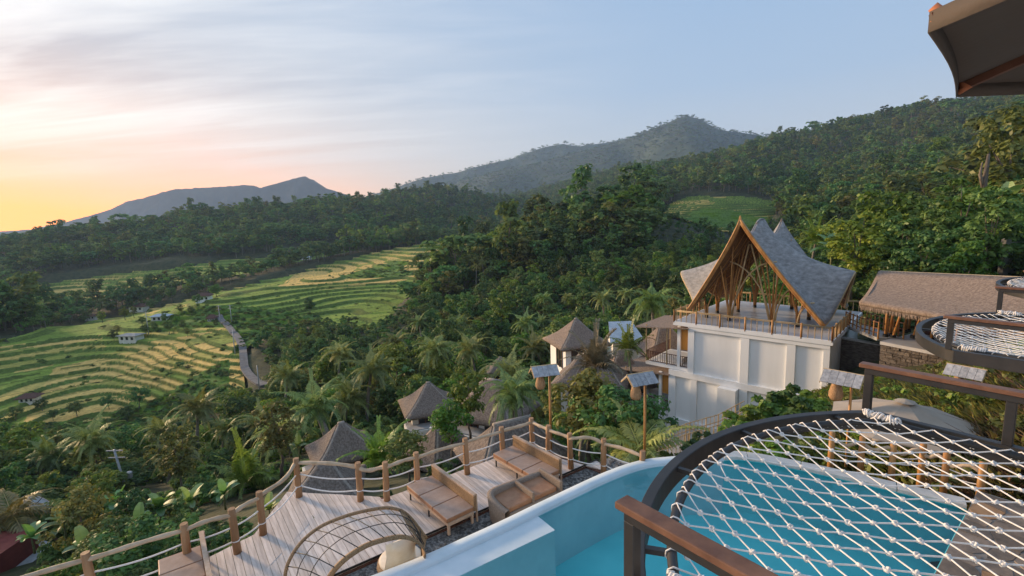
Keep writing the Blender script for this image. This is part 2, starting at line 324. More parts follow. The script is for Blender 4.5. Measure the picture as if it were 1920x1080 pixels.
_ca, _cl = _lp(_c[:, 0], _c[:, 1]); _cq = _c[:, 2]/np.hypot(_c[:, 0], _c[:, 1])
def _phi(d2): return 0.5*d2*np.log(d2+1e-9)
_n = len(_c); _K = _phi((_ca[:, None]-_ca[None])**2+(_cl[:, None]-_cl[None])**2) + np.eye(_n)*0.004
_P = np.stack([np.ones(_n), _ca, _cl], 1)
_A = np.block([[_K, _P], [_P.T, np.zeros((3, 3))]]); _w = np.linalg.solve(_A, np.concatenate([_cq, np.zeros(3)]))
_AZ0, _AZ1 = math.atan(-1.42), math.atan(1.40)
def vnoise(X, Y, s, seed=0):     # cheap smooth value noise, numpy
    x = X/s + seed*17.13; y = Y/s - seed*9.71; xi = np.floor(x).astype(np.int64); yi = np.floor(y).astype(np.int64); fx = x-xi; fy = y-yi
    fx = fx*fx*(3-2*fx); fy = fy*fy*(3-2*fy)
    def h(a, b): 
        n = (a*374761393 + b*668265263 + seed*1442695) & 0x7fffffff; n = ((n ^ (n >> 13))*1274126177) & 0x7fffffff; return ((n ^ (n >> 16)) & 0xffff)/65535.0
    return (h(xi, yi)*(1-fx)+h(xi+1, yi)*fx)*(1-fy) + (h(xi, yi+1)*(1-fx)+h(xi+1, yi+1)*fx)*fy - 0.5
def Hbase(X, Y):
    X = np.asarray(X, float); Y = np.asarray(Y, float); sh = X.shape; X = X.ravel(); Y = Y.ravel()
    az = np.clip(np.arctan2(X, Y), _AZ0, _AZ1)*2.4; lr = np.clip(np.log(np.hypot(X, Y)+1e-9), math.log(6.0), math.log(9500))
    out = np.empty(len(X))
    for i in range(0, len(X), 20000):
        a = az[i:i+20000]; l = lr[i:i+20000]
        Kx = _phi((a[:, None]-_ca[None])**2+(l[:, None]-_cl[None])**2)
        out[i:i+20000] = Kx@_w[:_n] + _w[_n] + _w[_n+1]*a + _w[_n+2]*l
    r = np.exp(lr); z = out*r
    return z.reshape(sh)
def H(X, Y):
    X = np.asarray(X, float); Y = np.asarray(Y, float); z = Hbase(X, Y); r = np.hypot(X, Y)
    amp = np.clip((r-40)/400, 0, 1)
    return z + amp*(vnoise(X, Y, 70, 1)*6 + vnoise(X, Y, 25, 2)*2.0) + np.clip((r-350)/500, 0, 1)*vnoise(X, Y, 190, 3)*24
def Hs(x, y): return float(H(np.array([x]), np.array([y]))[0])

def in_poly(px, py, poly):
    c = np.zeros(px.shape, bool); n = len(poly); j = n-1
    for i in range(n):
        xi, yi = poly[i]; xj, yj = poly[j]
        c ^= ((yi > py) != (yj > py)) & (px < (xj-xi)*(py-yi)/((yj-yi) or 1e-9)+xi); j = i
    return c
# where the fields lie (outlines as seen in the photo, with the range of distance they span)
FIELDS = [([(-260,860),(-260,640),(0,640),(100,612),(230,585),(400,545),(560,503),(700,470),(880,440),(925,452),(880,490),(800,530),(745,570),(735,600),(690,620),(650,606),(520,612),(478,640),(452,672),(462,730),(380,770),(300,800),(230,850),(100,830),(0,850)], 85, 520),
          ([(60,560),(90,520),(200,505),(330,492),(500,478),(640,455),(660,470),(560,490),(420,520),(300,535),(190,560),(90,585)], 230, 640),
          ([(1225,440),(1245,385),(1300,362),(1400,366),(1470,378),(1440,420),(1340,445)], 260, 480)]
def field_mask(X, Y, Z, grow=0):
    px, py = projn(X, Y, Z); m = np.zeros(X.shape, bool); r = Y
    for poly, a, b in FIELDS: m |= in_poly(px, py, poly) & (r > a) & (r < b)
    return m
# ground sheet (level of detail grows towards the camera)
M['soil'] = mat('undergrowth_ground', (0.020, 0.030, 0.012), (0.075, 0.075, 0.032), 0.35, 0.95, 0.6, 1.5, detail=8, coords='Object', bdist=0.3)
def ground():
    na, nr = 360, 420
    az = np.linspace(math.radians(-100), math.radians(100), na); lr = np.linspace(math.log(2.5), math.log(2900), nr)
    A, R = np.meshgrid(az, np.exp(lr)); X = np.sin(A)*R; Y = np.cos(A)*R; Z = H(X, np.where(np.abs(Y) < 0.01, 0.01, Y))
    fm = field_mask(X, Y, Z) & (R < 700); Z = np.where(fm, np.minimum(Z, Hbase(X, np.where(np.abs(Y) < 0.01, 0.01, Y))-2.6), Z)
    Z = np.where(R < 6, np.minimum(Z, -8.6), Z)
    i, j = np.meshgrid(np.arange(nr-1), np.arange(na-1), indexing='ij'); a = i*na+j
    Fq = np.stack([a, a+1, a+na+1, a+na], -1).reshape(-1, 4)
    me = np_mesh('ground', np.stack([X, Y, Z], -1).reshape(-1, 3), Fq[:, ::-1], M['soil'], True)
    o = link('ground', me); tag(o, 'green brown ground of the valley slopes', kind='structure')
ground()

# ------------------------------------------------------------------ rice terraces: real steps with green risers and earth bunds
def terr_mat():
    m = bpy.data.materials.new('rice_paddies'); m.use_nodes = True; nt = m.node_tree; N = nt.nodes.new; L = nt.links.new; b = nt.nodes['Principled BSDF']
    a = N('ShaderNodeAttribute'); a.attribute_name = 'crop'; tc = N('ShaderNodeTexCoord'); n = N('ShaderNodeTexNoise'); L(tc.outputs['Object'], n.inputs['Vector']); n.inputs['Scale'].default_value = 0.9; n.inputs['Detail'].default_value = 8; n.inputs['Roughness'].default_value = 0.7
    r = N('ShaderNodeValToRGB'); L(n.outputs[0], r.inputs[0]); r.color_ramp.elements[0].color = (0.55, 0.55, 0.55, 1); r.color_ramp.elements[1].color = (1.35, 1.35, 1.35, 1); r.color_ramp.elements[0].position = 0.3; r.color_ramp.elements[1].position = 0.7
    mx = N('ShaderNodeMixRGB'); mx.blend_type = 'MULTIPLY'; mx.inputs[0].default_value = 1; L(a.outputs['Color'], mx.inputs[1]); L(r.outputs[0], mx.inputs[2]); L(mx.outputs[0], b.inputs['Base Color'])
    b.inputs['Roughness'].default_value = 0.95; b.inputs['Specular IOR Level'].default_value = 0.1
    n2 = N('ShaderNodeTexNoise'); L(tc.outputs['Object'], n2.inputs['Vector']); n2.inputs['Scale'].default_value = 2.5; bp = N('ShaderNodeBump'); bp.inputs['Strength'].default_value = 0.8; bp.inputs['Distance'].default_value = 0.25; L(n2.outputs[0], bp.inputs['Height']); L(bp.outputs[0], b.inputs['Normal'])
    return m
M['paddy'] = terr_mat()
def hash01(a, b, s=0):
    n = (a.astype(np.int64)*73856093 ^ b.astype(np.int64)*19349663 ^ (s*83492791)) & 0x7fffffff; n = ((n ^ (n >> 13))*1274126177) & 0x7fffffff; return ((n ^ (n >> 16)) & 0xffff)/65535.0
def Hterr(X, Y):
    """terraced level, crop colour"""
    base = Hbase(X, Y); r = np.hypot(X, Y)
    g = base + vnoise(X, Y, 38, 5)*3.4 + vnoise(X, Y, 15, 6)*0.9
    g = g + 0.02*Y
    step = 0.62 + 0.9*np.clip((r-170)/250, 0, 1)
    step = np.where(r < 190, 0.85, np.where(r < 300, 1.15, 1.7))
    lv = np.floor(g/step); fr = g/step - lv
    rise = np.clip(fr/0.17, 0, 1); rise = rise*rise*(3-2*rise)
    # long coordinate along the steps, cut by low bunds
    al = (X*0.8 - Y*0.6)/11.0 + vnoise(X, Y, 30, 8)*1.2 + hash01(lv, lv*0+3)*7
    ce = np.floor(al); cf = al - ce
    bund = (cf < 0.045) | (fr > 0.95)
    hgt = (lv-1+rise)*step - 0.02*Y
    z = hgt + np.where(bund & (fr > 0.22), 0.22, 0) - (vnoise(X, Y, 38, 5)*3.4)*0.45
    hsh = hash01(lv, ce, 2)
    px, py = projn(X, Y, base)
    gold = (vnoise(X, Y, 60, 11) + 0.5)
    zone = in_poly(px, py, [(40,790),(100,690),(230,650),(420,610),(470,680),(460,770),(330,830),(100,800)]).astype(float)*0.42 + in_poly(px, py, [(520,540),(560,505),(720,478),(860,460),(870,490),(740,530),(620,540)]).astype(float)*0.5 + in_poly(px, py, [(-300,700),(-300,640),(0,650),(190,628),(200,650),(60,690)]).astype(float)*0.4
    zone = zone - in_poly(px, py, [(400,560),(520,545),(640,560),(760,520),(800,540),(700,620),(480,620)]).astype(float)*0.22
    gsel = np.clip((gold*0.75 + hsh*0.55 + zone - 0.62)*4, 0, 1)[..., None]
    green = np.array([0.15, 0.20, 0.036]) + (hsh[..., None]-0.5)*np.array([0.06, 0.06, 0.012]); goldc = np.array([0.43, 0.29, 0.09]) + (hsh[..., None]-0.5)*np.array([0.08, 0.05, 0.02])
    c = green*(1-gsel) + goldc*gsel
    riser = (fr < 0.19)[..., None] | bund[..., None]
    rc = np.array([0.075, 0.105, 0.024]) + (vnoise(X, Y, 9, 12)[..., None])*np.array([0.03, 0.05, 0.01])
    wild = (vnoise(X, Y, 45, 21) > 0.27)[..., None]      # untended bushy patches
    c = np.where(riser, rc, c); c = np.where(wild, np.array([0.075, 0.125, 0.022])+ (vnoise(X, Y, 6, 13)[..., None])*0.04, c)
    return z, np.clip(c*1.6, 0.01, 1), lv
def terraces():
    root = empty('rice_terraces', (-60, 160, -40)); tag(root, 'stepped golden and green rice terraces across the valley floor', kind='structure')
    for (a0, a1, r0, r1, nA, ratio) in ((-54.5, 2, 95, 175, 620, 0.0030), (-54.5, 2, 175, 640, 520, 0.0042), (14, 30, 250, 500, 170, 0.0035)):
        az = np.radians(np.linspace(a0, a1, nA)); R = np.exp(np.arange(math.log(r0), math.log(r1), ratio))
        A, RR = np.meshgrid(az, R); X = np.sin(A)*RR; Y = np.cos(A)*RR
        zb = Hbase(X, Y); keep = field_mask(X, Y, zb)
        z, c, lv = Hterr(X, Y)
        nr, na = X.shape; i, j = np.meshgrid(np.arange(nr-1), np.arange(na-1), indexing='ij')
        k = keep[:-1, :-1] & keep[1:, :-1] & keep[:-1, 1:] & keep[1:, 1:]
        a = (i*na+j)[k]; Fq = np.stack([a, a+na, a+na+1, a+1], -1)
        used = np.unique(Fq); remap = np.zeros(nr*na, np.int32); remap[used] = np.arange(len(used))
        V = np.stack([X, Y, z], -1).reshape(-1, 3)[used]
        me = np_mesh('terrace_steps', V, remap[Fq], M['paddy'])
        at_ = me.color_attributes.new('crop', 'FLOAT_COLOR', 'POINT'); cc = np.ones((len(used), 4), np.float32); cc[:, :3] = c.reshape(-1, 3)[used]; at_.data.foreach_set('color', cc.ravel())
        link('terrace_steps', me, root)
terraces()

def ground_z(X, Y):
    z = H(X, Y); zb = Hbase(X, Y); f = field_mask(X, Y, zb)
    return np.where(f, Hterr(X, Y)[0], z)
_YS = np.exp(np.linspace(math.log(7), math.log(1400), 900)); _hit = {}
def ground_hit(x, y):
    r = ray(x, y); X = r[0]/r[1]*_YS; Z = r[2]/r[1]*_YS; G = ground_z(X, _YS); k = np.argmax(Z < G)
    if Z[k] >= G[k]: k = len(_YS)-1
    return Vector((float(X[k]), float(_YS[k]), float(G[k])))
# ------------------------------------------------------------------ mountains
def mountain(name, label, ridge, D, front, base_z, n=220, mcols=70, rough=1.0, seed=1, jag=0.0, cA=(0.02, 0.035, 0.02), cB=(0.05, 0.075, 0.035)):
    xs = np.array([p[0] for p in ridge], float); ys = np.array([p[1] for p in ridge], float); ds = np.array([p[2] if len(p) > 2 else D for p in ridge], float)
    q = np.linspace(xs[0], xs[-1], n); yy = np.interp(q, xs, ys); dd = np.interp(q, xs, ds)
    top = np.array([at(a, b, d) for a, b, d in zip(q, yy, dd)])
    if jag: top[:, 2] += (vnoise(q, q*0, 26, seed)+.5*vnoise(q, q*0, 11, seed+3))*jag*(top[:, 2]-base_z)*.45
    G = []
    for s in np.linspace(-1, 1, mcols):
        Yo = np.where(s < 0, s*front, s*front*0.8); k = abs(s)
        X = top[:, 0]*(1+Yo/dd*0.75); Y = top[:, 1]+Yo
        drop = (top[:, 2]-base_z)*(k**0.85)
        g = (np.abs(vnoise(X*1.0, Y*0.25, front*0.20, seed))*2-0.5)*k*(1-k)*(top[:, 2]-base_z)*0.9*rough + vnoise(X, Y, front*0.06, seed+1)*(top[:, 2]-base_z)*0.10*(0.15+k)
        G.append(np.stack([X, Y, top[:, 2]-drop+g], -1))
    V = np.array(G); i, j = np.meshgrid(np.arange(mcols-1), np.arange(n-1), indexing='ij'); a = i*n+j
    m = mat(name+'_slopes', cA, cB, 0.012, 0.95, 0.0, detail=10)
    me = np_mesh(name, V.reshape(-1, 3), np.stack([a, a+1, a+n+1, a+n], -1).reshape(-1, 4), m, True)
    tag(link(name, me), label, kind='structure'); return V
mt_peak = mountain('pointed_mountain', 'pointed wooded mountain rising over the valley head', [(640,420),(760,380),(860,338),(930,322),(1000,306),(1100,280),(1180,256),(1250,228),(1270,216),(1290,212),(1310,217),(1345,236),(1380,243),(1430,250),(1520,262),(1640,280),(1800,300)], 2700, 1450, -60, seed=3)
mt_mid = mountain('blue_ridge', 'hazy blue ridge left of the pointed mountain', [(680,370),(765,341),(800,330),(850,322),(900,308),(960,293),(1020,272),(1055,266),(1085,272),(1110,266),(1150,262),(1250,240),(1400,250)], 3400, 1000, -60, seed=9)
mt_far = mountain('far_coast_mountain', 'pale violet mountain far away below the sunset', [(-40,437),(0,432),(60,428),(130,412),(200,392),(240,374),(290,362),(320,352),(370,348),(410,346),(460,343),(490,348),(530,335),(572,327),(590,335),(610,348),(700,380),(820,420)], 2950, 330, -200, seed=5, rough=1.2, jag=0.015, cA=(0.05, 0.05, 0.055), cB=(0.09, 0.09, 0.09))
mt_right = mountain('upper_right_ridge', 'dark wooded ridge behind the right hillside', [(1380,300),(1480,262),(1560,232),(1640,210),(1720,196),(1800,184),(1850,168),(1880,159),(1920,156),(2050,140),(2300,120)], 1400, 600, -20, seed=7)
# ------------------------------------------------------------------ plants: prototype meshes
def leaf_quads(cent, nrm, size, r, aspect=0.55):
    """one folded leaf (2 tris as a rhombus) per centre"""
    n = len(cent); nrm = nrm/np.linalg.norm(nrm, axis=1, keepdims=True)
    t = np.cross(nrm, r.normal(size=(n, 3))); t /= np.linalg.norm(t, axis=1, keepdims=True)+1e-9; b = np.cross(nrm, t)
    s = size[:, None]
    V = np.stack([cent-t*s, cent+b*s*aspect, cent+t*s, cent-b*s*aspect], 1).reshape(-1, 3)
    return V, np.arange(4*n).reshape(-1, 4)
def crown_mesh(name, m, seed, H_, W, bottom, nclump, per, leaf, squash=1.0, droop=0.0):
    r = np.random.default_rng(seed)
    # clump centres through an uneven crown
    u = r.normal(size=(nclump, 3)); u /= np.linalg.norm(u, axis=1, keepdims=True); rad = r.uniform(0.25, 1.0, nclump)**0.6
    hz = (H_-bottom)/2; lob = 1+0.28*np.sin(3*np.arctan2(u[:, 1], u[:, 0])+seed)+0.18*r.normal(size=nclump)
    C = np.stack([u[:, 0]*rad*W/2*lob, u[:, 1]*rad*W/2*lob, bottom+hz+u[:, 2]*rad*hz*0.92], 1)
    cr = r.uniform(0.55, 1.25, nclump)*W*0.17
    ct = r.uniform(0.0, 1.0, nclump)
    d = r.normal(size=(nclump, per, 3)); d /= np.linalg.norm(d, axis=2, keepdims=True); d[..., 2] = np.where(d[..., 2] < -0.35, -d[..., 2], d[..., 2])
    rr = r.uniform(0.55, 1.05, (nclump, per, 1))
    P = C[:, None]+d*rr*cr[:, None, None]*np.array([1, 1, 0.72*squash])
    P[..., 2] -= droop*rr[..., 0]*cr[:, None]
    nr = d*0.9+np.array([0, 0, 0.7])+r.normal(size=d.shape)*0.45
    V, Fq = leaf_quads(P.reshape(-1, 3), nr.reshape(-1, 3), r.uniform(0.7, 1.35, nclump*per)*leaf, r)
    tint = np.clip(0.55*r.uniform(0, 1, nclump*per)+0.45*np.repeat(ct, per), 0, 1)
    return np_mesh(name, V, Fq, m, tint=tint), C
def trunk_mesh(name, m, seed, H_, C, bottom, r0, nl=6):
    r = random.Random(seed); mb = MB(); top = Vector((r.uniform(-.3, .3), r.uniform(-.3, .3), bottom+(H_-bottom)*0.45)); mid = Vector((r.uniform(-.25, .25), r.uniform(-.25, .25), bottom*0.6))
    mb.tube([(0, 0, -1.2), (0, 0, 0.2), mid, top], [r0*1.25, r0, r0*0.75, r0*0.4], 7)
    for k in range(nl):
        c = Vector(C[(k*5) % len(C)]); a = mid.lerp(top, r.uniform(0.2, 0.9)); mb.tube([a, a.lerp(c, 0.5)+Vector((0, 0, -0.2)), c], [r0*0.4, r0*0.28, r0*0.1], 5)
    return mb.mesh(name, m, True)
def make_tree(kind, seed, H_, W, bottom, nclump, per, leaf, m, r0, squash=1.0):
    cm, C = crown_mesh(kind+'_crown', m, seed, H_, W, bottom, nclump, per, leaf, squash); tm = trunk_mesh(kind+'_trunk', M['bark'], seed, H_, C, bottom, r0)
    return dict(crown=cm, trunk=tm, H=H_)
def frond_arrays(V, Fq, T, base, az, el, Lf, droop, r, nl=22, wl=0.5, roll=0.0, tone=0.5, lw=0.062):
    """a pinnate palm frond: rachis strip and hanging leaflets"""
    d0 = np.array([math.sin(az)*math.cos(el), math.cos(az)*math.cos(el), math.sin(el)]); p = np.array(base, float); d = d0.copy(); side = np.cross(d0, [0, 0, 1.0]); side /= np.linalg.norm(side)+1e-9
    step = Lf/nl; pts = [p.copy()]; dirs = [d.copy()]
    for i in range(nl):
        d = d + np.array([0, 0, -droop*step*(0.4+1.2*i/nl)/Lf*1.7]); d /= np.linalg.norm(d); p = p+d*step; pts.append(p.copy()); dirs.append(d.copy())
    for i in range(nl):      # rachis
        w = 0.03*(1-i/nl)*Lf/3+0.006; o = len(V); up = np.cross(side, dirs[i])
        V += [pts[i]-side*w, pts[i]+side*w, pts[i+1]+side*w*.9, pts[i+1]-side*w*.9]; Fq.append((o, o+1, o+2, o+3)); T.append(0.85)
    for i in range(2, nl+1):
        f = i/nl; ll = wl*Lf*0.5*math.sin(min(1, f*1.25+0.18)*math.pi*0.93+0.12)**0.7 if f < 1 else wl*Lf*0.15
        ll = max(ll, 0.12*Lf*wl)
        up = np.cross(side, dirs[i])
        for sgn in (-1, 1):
            for sub in (0, 0.5):
                q = pts[i]-dirs[i]*step*sub
                dl = side*sgn*0.95+dirs[i]*0.62+up*(0.18+0.1*r.normal())+r.normal(size=3)*0.07; dl /= np.linalg.norm(dl)
                mid = q+dl*ll*0.55; tip = q+dl*ll+np.array([0, 0, -0.42*ll])*(0.7+0.5*r.random())
                w = dirs[i]*lw*Lf*0.33
                o = len(V); V += [q-w*.4, mid-w, tip, mid+w]; Fq.append((o, o+1, o+2, o+3)); T.append(float(np.clip(tone+r.normal()*0.17, 0, 1)))
def palm_crown(name, m, seed, Lf=3.4, n=22, el_hi=1.15, el_lo=-0.55, droop=1.0, nl=20, upright=False):
    r = np.random.default_rng(seed); V = []; Fq = []; T = []
    for k in range(n):
        f = k/(n-1); el = el_hi+(el_lo-el_hi)*f**0.85+r.normal()*0.08; az = k*2.39996+r.normal()*0.15
        frond_arrays(V, Fq, T, (0, 0, 0), az, el, Lf*(0.78+0.3*r.random())*(0.72+0.28*math.sin(math.pi*min(1, f+0.25))), droop*(0.75+0.5*r.random())*(0.6+0.6*f), r, nl, 0.5, tone=0.62-0.28*f+0.1*r.normal())
    return np_mesh(name, np.array(V), np.array(Fq), m, tint=T)
def palm_trunk(name, seed, h, r0=0.16, lean=0.8):
    r = random.Random(seed); a = r.uniform(0, 6.28); mb = MB(); pts = []; rs = []
    for i in range(9):
        f = i/8; pts.append((math.cos(a)*lean*(f**1.6-1), math.sin(a)*lean*(f**1.6-1), -h*(1-f)-0.02)); rs.append(r0*(1.35-0.6*f) if f > 0.05 else r0*1.7)
    pts.insert(0, (pts[0][0], pts[0][1], -h-2.0)); rs.insert(0, r0*1.7)
    mb.tube(pts, rs, 8); return mb.mesh(name, M['palmbark'], True)
def banana_leaves(name, seed, n=9, Lf=2.0, m=None):
    r = np.random.default_rng(seed); V = []; Fq = []; T = []
    for k in range(n):
        az = k*2.4+r.normal()*.3; el = 1.25-0.95*(k/(n-1))**0.8+r.normal()*.1; d = np.array([math.sin(az)*math.cos(el), math.cos(az)*math.cos(el), math.sin(el)]); p = np.array([0, 0, 1.35+0.25*r.random()]); side = np.cross(d, [0, 0, 1.0]); side /= np.linalg.norm(side)
        L_ = Lf*(0.75+0.5*r.random()); ns = 9; rows = []; tone = 0.65-0.4*k/n+0.15*r.normal()
        for i in range(ns+1):
            f = i/ns; w = 0.24*L_*math.sin(math.pi*min(0.97, max(0.02, f*0.93+0.02)))**0.6*(0 if f < 0.08 else 1)+0.015; up = np.cross(side, d)
            rows.append((p-side*w+up*w*0.35, p.copy(), p+side*w+up*w*0.35)); d = d+np.array([0, 0, -0.95/ns*(0.3+1.5*f)]); d /= np.linalg.norm(d); p = p+d*L_/ns
        for i in range(ns):
            for s in (0, 1):
                o = len(V); a = rows[i]; b = rows[i+1]
                gap = 0.10 if r.random() < 0.35 else 0.0
                V += [a[s], a[s+1], b[s+1], b[s]*(1-gap)+a[s]*gap]; Fq.append((o, o+1, o+2, o+3)); T.append(float(np.clip(tone+r.normal()*0.06, 0, 1)))
    return np_mesh(name, np.array(V), np.array(Fq), m or M['banana'], tint=T)
def banana_stem(name, seed):
    mb = MB(); mb.tube([(0, 0, -0.6), (0, 0, 0.3), (0.03, 0.02, 1.0), (0, 0, 1.6)], [0.13, 0.12, 0.09, 0.05], 7); return mb.mesh(name, M['bananastem'], True)
M['bananastem'] = mat('banana_stem', (0.10, 0.12, 0.05), (0.20, 0.19, 0.09), 4, 0.6)
def weed_mesh(name, m, seed, n=46, h=0.5, w=0.45, lw=0.05):
    r = np.random.default_rng(seed); a = r.uniform(0, 6.28, n); rr = np.sqrt(r.uniform(0, 1, n))*w*0.6
    b = np.stack([np.cos(a)*rr, np.sin(a)*rr, np.zeros(n)-0.03], 1); out = np.stack([np.cos(a), np.sin(a), np.zeros(n)], 1)
    hh = r.uniform(0.4, 1.1, n)[:, None]*h; mid = b+np.array([0, 0, 1.0])*hh*0.6+out*hh*0.2+r.normal(size=(n, 3))*0.04; tip = mid+np.array([0, 0, 0.25])*hh+out*hh*0.45*r.uniform(0.3, 1.4, n)[:, None]
    s = np.cross(out, [0, 0, 1.0])+r.normal(size=(n, 3))*0.3; s = s/np.linalg.norm(s, axis=1, keepdims=True)*lw
    V = np.stack([b, mid-s, tip, mid+s], 1).reshape(-1, 3); return np_mesh(name, V, np.arange(4*n).reshape(-1, 4), m, tint=r.uniform(0, 1, n))

def proto_obj(name, parts):     # joined prototype used only inside a scattered mass
    bmV = []; 
    o = bpy.data.objects.new(name, parts); return o
def scatter(name, label, cat, protos, pos, scale, rotz, idx, kind='stuff'):
    """one object: plants of a few kinds set out on points (geometry nodes)"""
    me = bpy.data.meshes.new(name); me.vertices.add(len(pos)); me.vertices.foreach_set('co', np.asarray(pos, np.float32).ravel())
    for nm, ty, dat, key in (('scl', 'FLOAT_VECTOR', scale, 'vector'), ('rot', 'FLOAT_VECTOR', np.stack([rng.normal(size=len(pos))*0.06, rng.normal(size=len(pos))*0.06, rotz], 1), 'vector'), ('idx', 'INT', idx, 'value')):
        a = me.attributes.new(nm, ty, 'POINT'); a.data.foreach_set(key, np.asarray(dat, np.int32 if ty == 'INT' else np.float32).ravel())
    o = link(name, me); tag(o, label, cat, kind=kind)
    c = bpy.data.collections.new(name+'_kinds')
    for k, p in enumerate(protos):
        q = bpy.data.objects.new('%s_kind_%02d' % (name, k), p); c.objects.link(q)
    g = bpy.data.node_groups.new(name+'_scatter', 'GeometryNodeTree'); N = g.nodes.new; L = g.links.new
    g.interface.new_socket('Geometry', in_out='INPUT', socket_type='NodeSocketGeometry'); g.interface.new_socket('Geometry', in_out='OUTPUT', socket_type='NodeSocketGeometry')
    gi = N('NodeGroupInput'); go = N('NodeGroupOutput'); ip = N('GeometryNodeInstanceOnPoints'); ci = N('GeometryNodeCollectionInfo')
    ci.inputs['Collection'].default_value = c; ci.inputs['Separate Children'].default_value = True; ci.inputs['Reset Children'].default_value = True
    def na(n_, t):
        a = N('GeometryNodeInputNamedAttribute'); a.data_type = t; a.inputs['Name'].default_value = n_; return a.outputs[0]
    L(gi.outputs[0], ip.inputs['Points']); L(ci.outputs[0], ip.inputs['Instance']); ip.inputs['Pick Instance'].default_value = True
    L(na('idx', 'INT'), ip.inputs['Instance Index']); L(na('scl', 'FLOAT_VECTOR'), ip.inputs['Scale'])
    er = N('FunctionNodeEulerToRotation'); L(na('rot', 'FLOAT_VECTOR'), er.inputs[0]); L(er.outputs[0], ip.inputs['Rotation'])
    L(ip.outputs[0], go.inputs[0]); md = o.modifiers.new('scatter', 'NODES'); md.node_group = g
    return o
def joined(name, crown, trunk):     # crown and trunk in one mesh for mass instances
    nv = len(crown.vertices); V = np.empty(nv*3, np.float32); crown.vertices.foreach_get('co', V); V = V.reshape(-1, 3)
    nt_ = len(trunk.vertices); W = np.empty(nt_*3, np.float32); trunk.vertices.foreach_get('co', W); W = W.reshape(-1, 3)
    f1 = [tuple(p.vertices) for p in crown.polygons]; f2 = [tuple(i+nv for i in p.vertices) for p in trunk.polygons]
    me = bpy.data.meshes.new(name); me.from_pydata(np.concatenate([V, W]).tolist(), [], f1+f2)
    me.materials.append(crown.materials[0]); me.materials.append(trunk.materials[0])
    me.polygons.foreach_set('material_index', [0]*len(f1)+[1]*len(f2))
    t = np.zeros(len(f1), np.float32); crown.attributes['tint'].data.foreach_get('value', t)
    a = me.attributes.new('tint', 'FLOAT', 'FACE'); a.data.foreach_set('value', np.concatenate([t, np.zeros(len(f2), np.float32)])); me.update(); return me

FAR = []      # cheap trees for woods beyond 250 m
for k, (h, w, b, nc, pe, lf, mm, sq) in enumerate([(12, 9.5, 3.2, 22, 34, 0.62, 'leafA', 1), (14, 8.5, 4, 20, 34, 0.62, 'leafA', 1.1), (10, 10, 2.5, 20, 34, 0.62, 'leafA', .9), (13, 9, 4.5, 16, 34, 0.6, 'leafC', 1), (11, 8, 2.5, 18, 34, 0.6, 'leafB', 1), (16, 8, 5, 18, 34, 0.62, 'leafA', 1.3)]):
    t = make_tree('far_tree', 100+k, h, w, b, nc, pe, lf, M[mm], 0.24, sq); FAR.append(joined('wood_tree_%d' % k, t['crown'], t['trunk']))
FPALM = []
for k in range(2):
    cm = palm_crown('wood_palm_crown', M['palm'], 300+k, 3.6, 15, nl=9); tk = palm_trunk('wood_palm_trunk', 300+k, 9.5)
    me = joined('wood_palm_%d' % k, cm, tk)
    for v in me.vertices: v.co.z += 9.5
    FPALM.append(me)
def wood_points(n, az0, az1, r0, r1, spacing_px=None):
    az = np.radians(rng.uniform(az0, az1, n)); r = np.exp(rng.uniform(math.log(r0), math.log(r1), n)); return np.sin(az)*r, np.cos(az)*r
def thin(X, Y, d):      # keep points at least d apart (grid hash)
    keep = []; g = {}
    for i in range(len(X)):
        di = d[i] if hasattr(d, '__len__') else d
        k = (int(X[i]//8), int(Y[i]//8)); ok = True
        for a in (-1, 0, 1):
            for b in (-1, 0, 1):
                for (x, y) in g.get((k[0]+a, k[1]+b), ()):
                    if (x-X[i])**2+(y-Y[i])**2 < di*di: ok = False; break
                if not ok: break
            if not ok: break
        if ok: keep.append(i); g.setdefault(k, []).append((X[i], Y[i]))
    return np.array(keep)
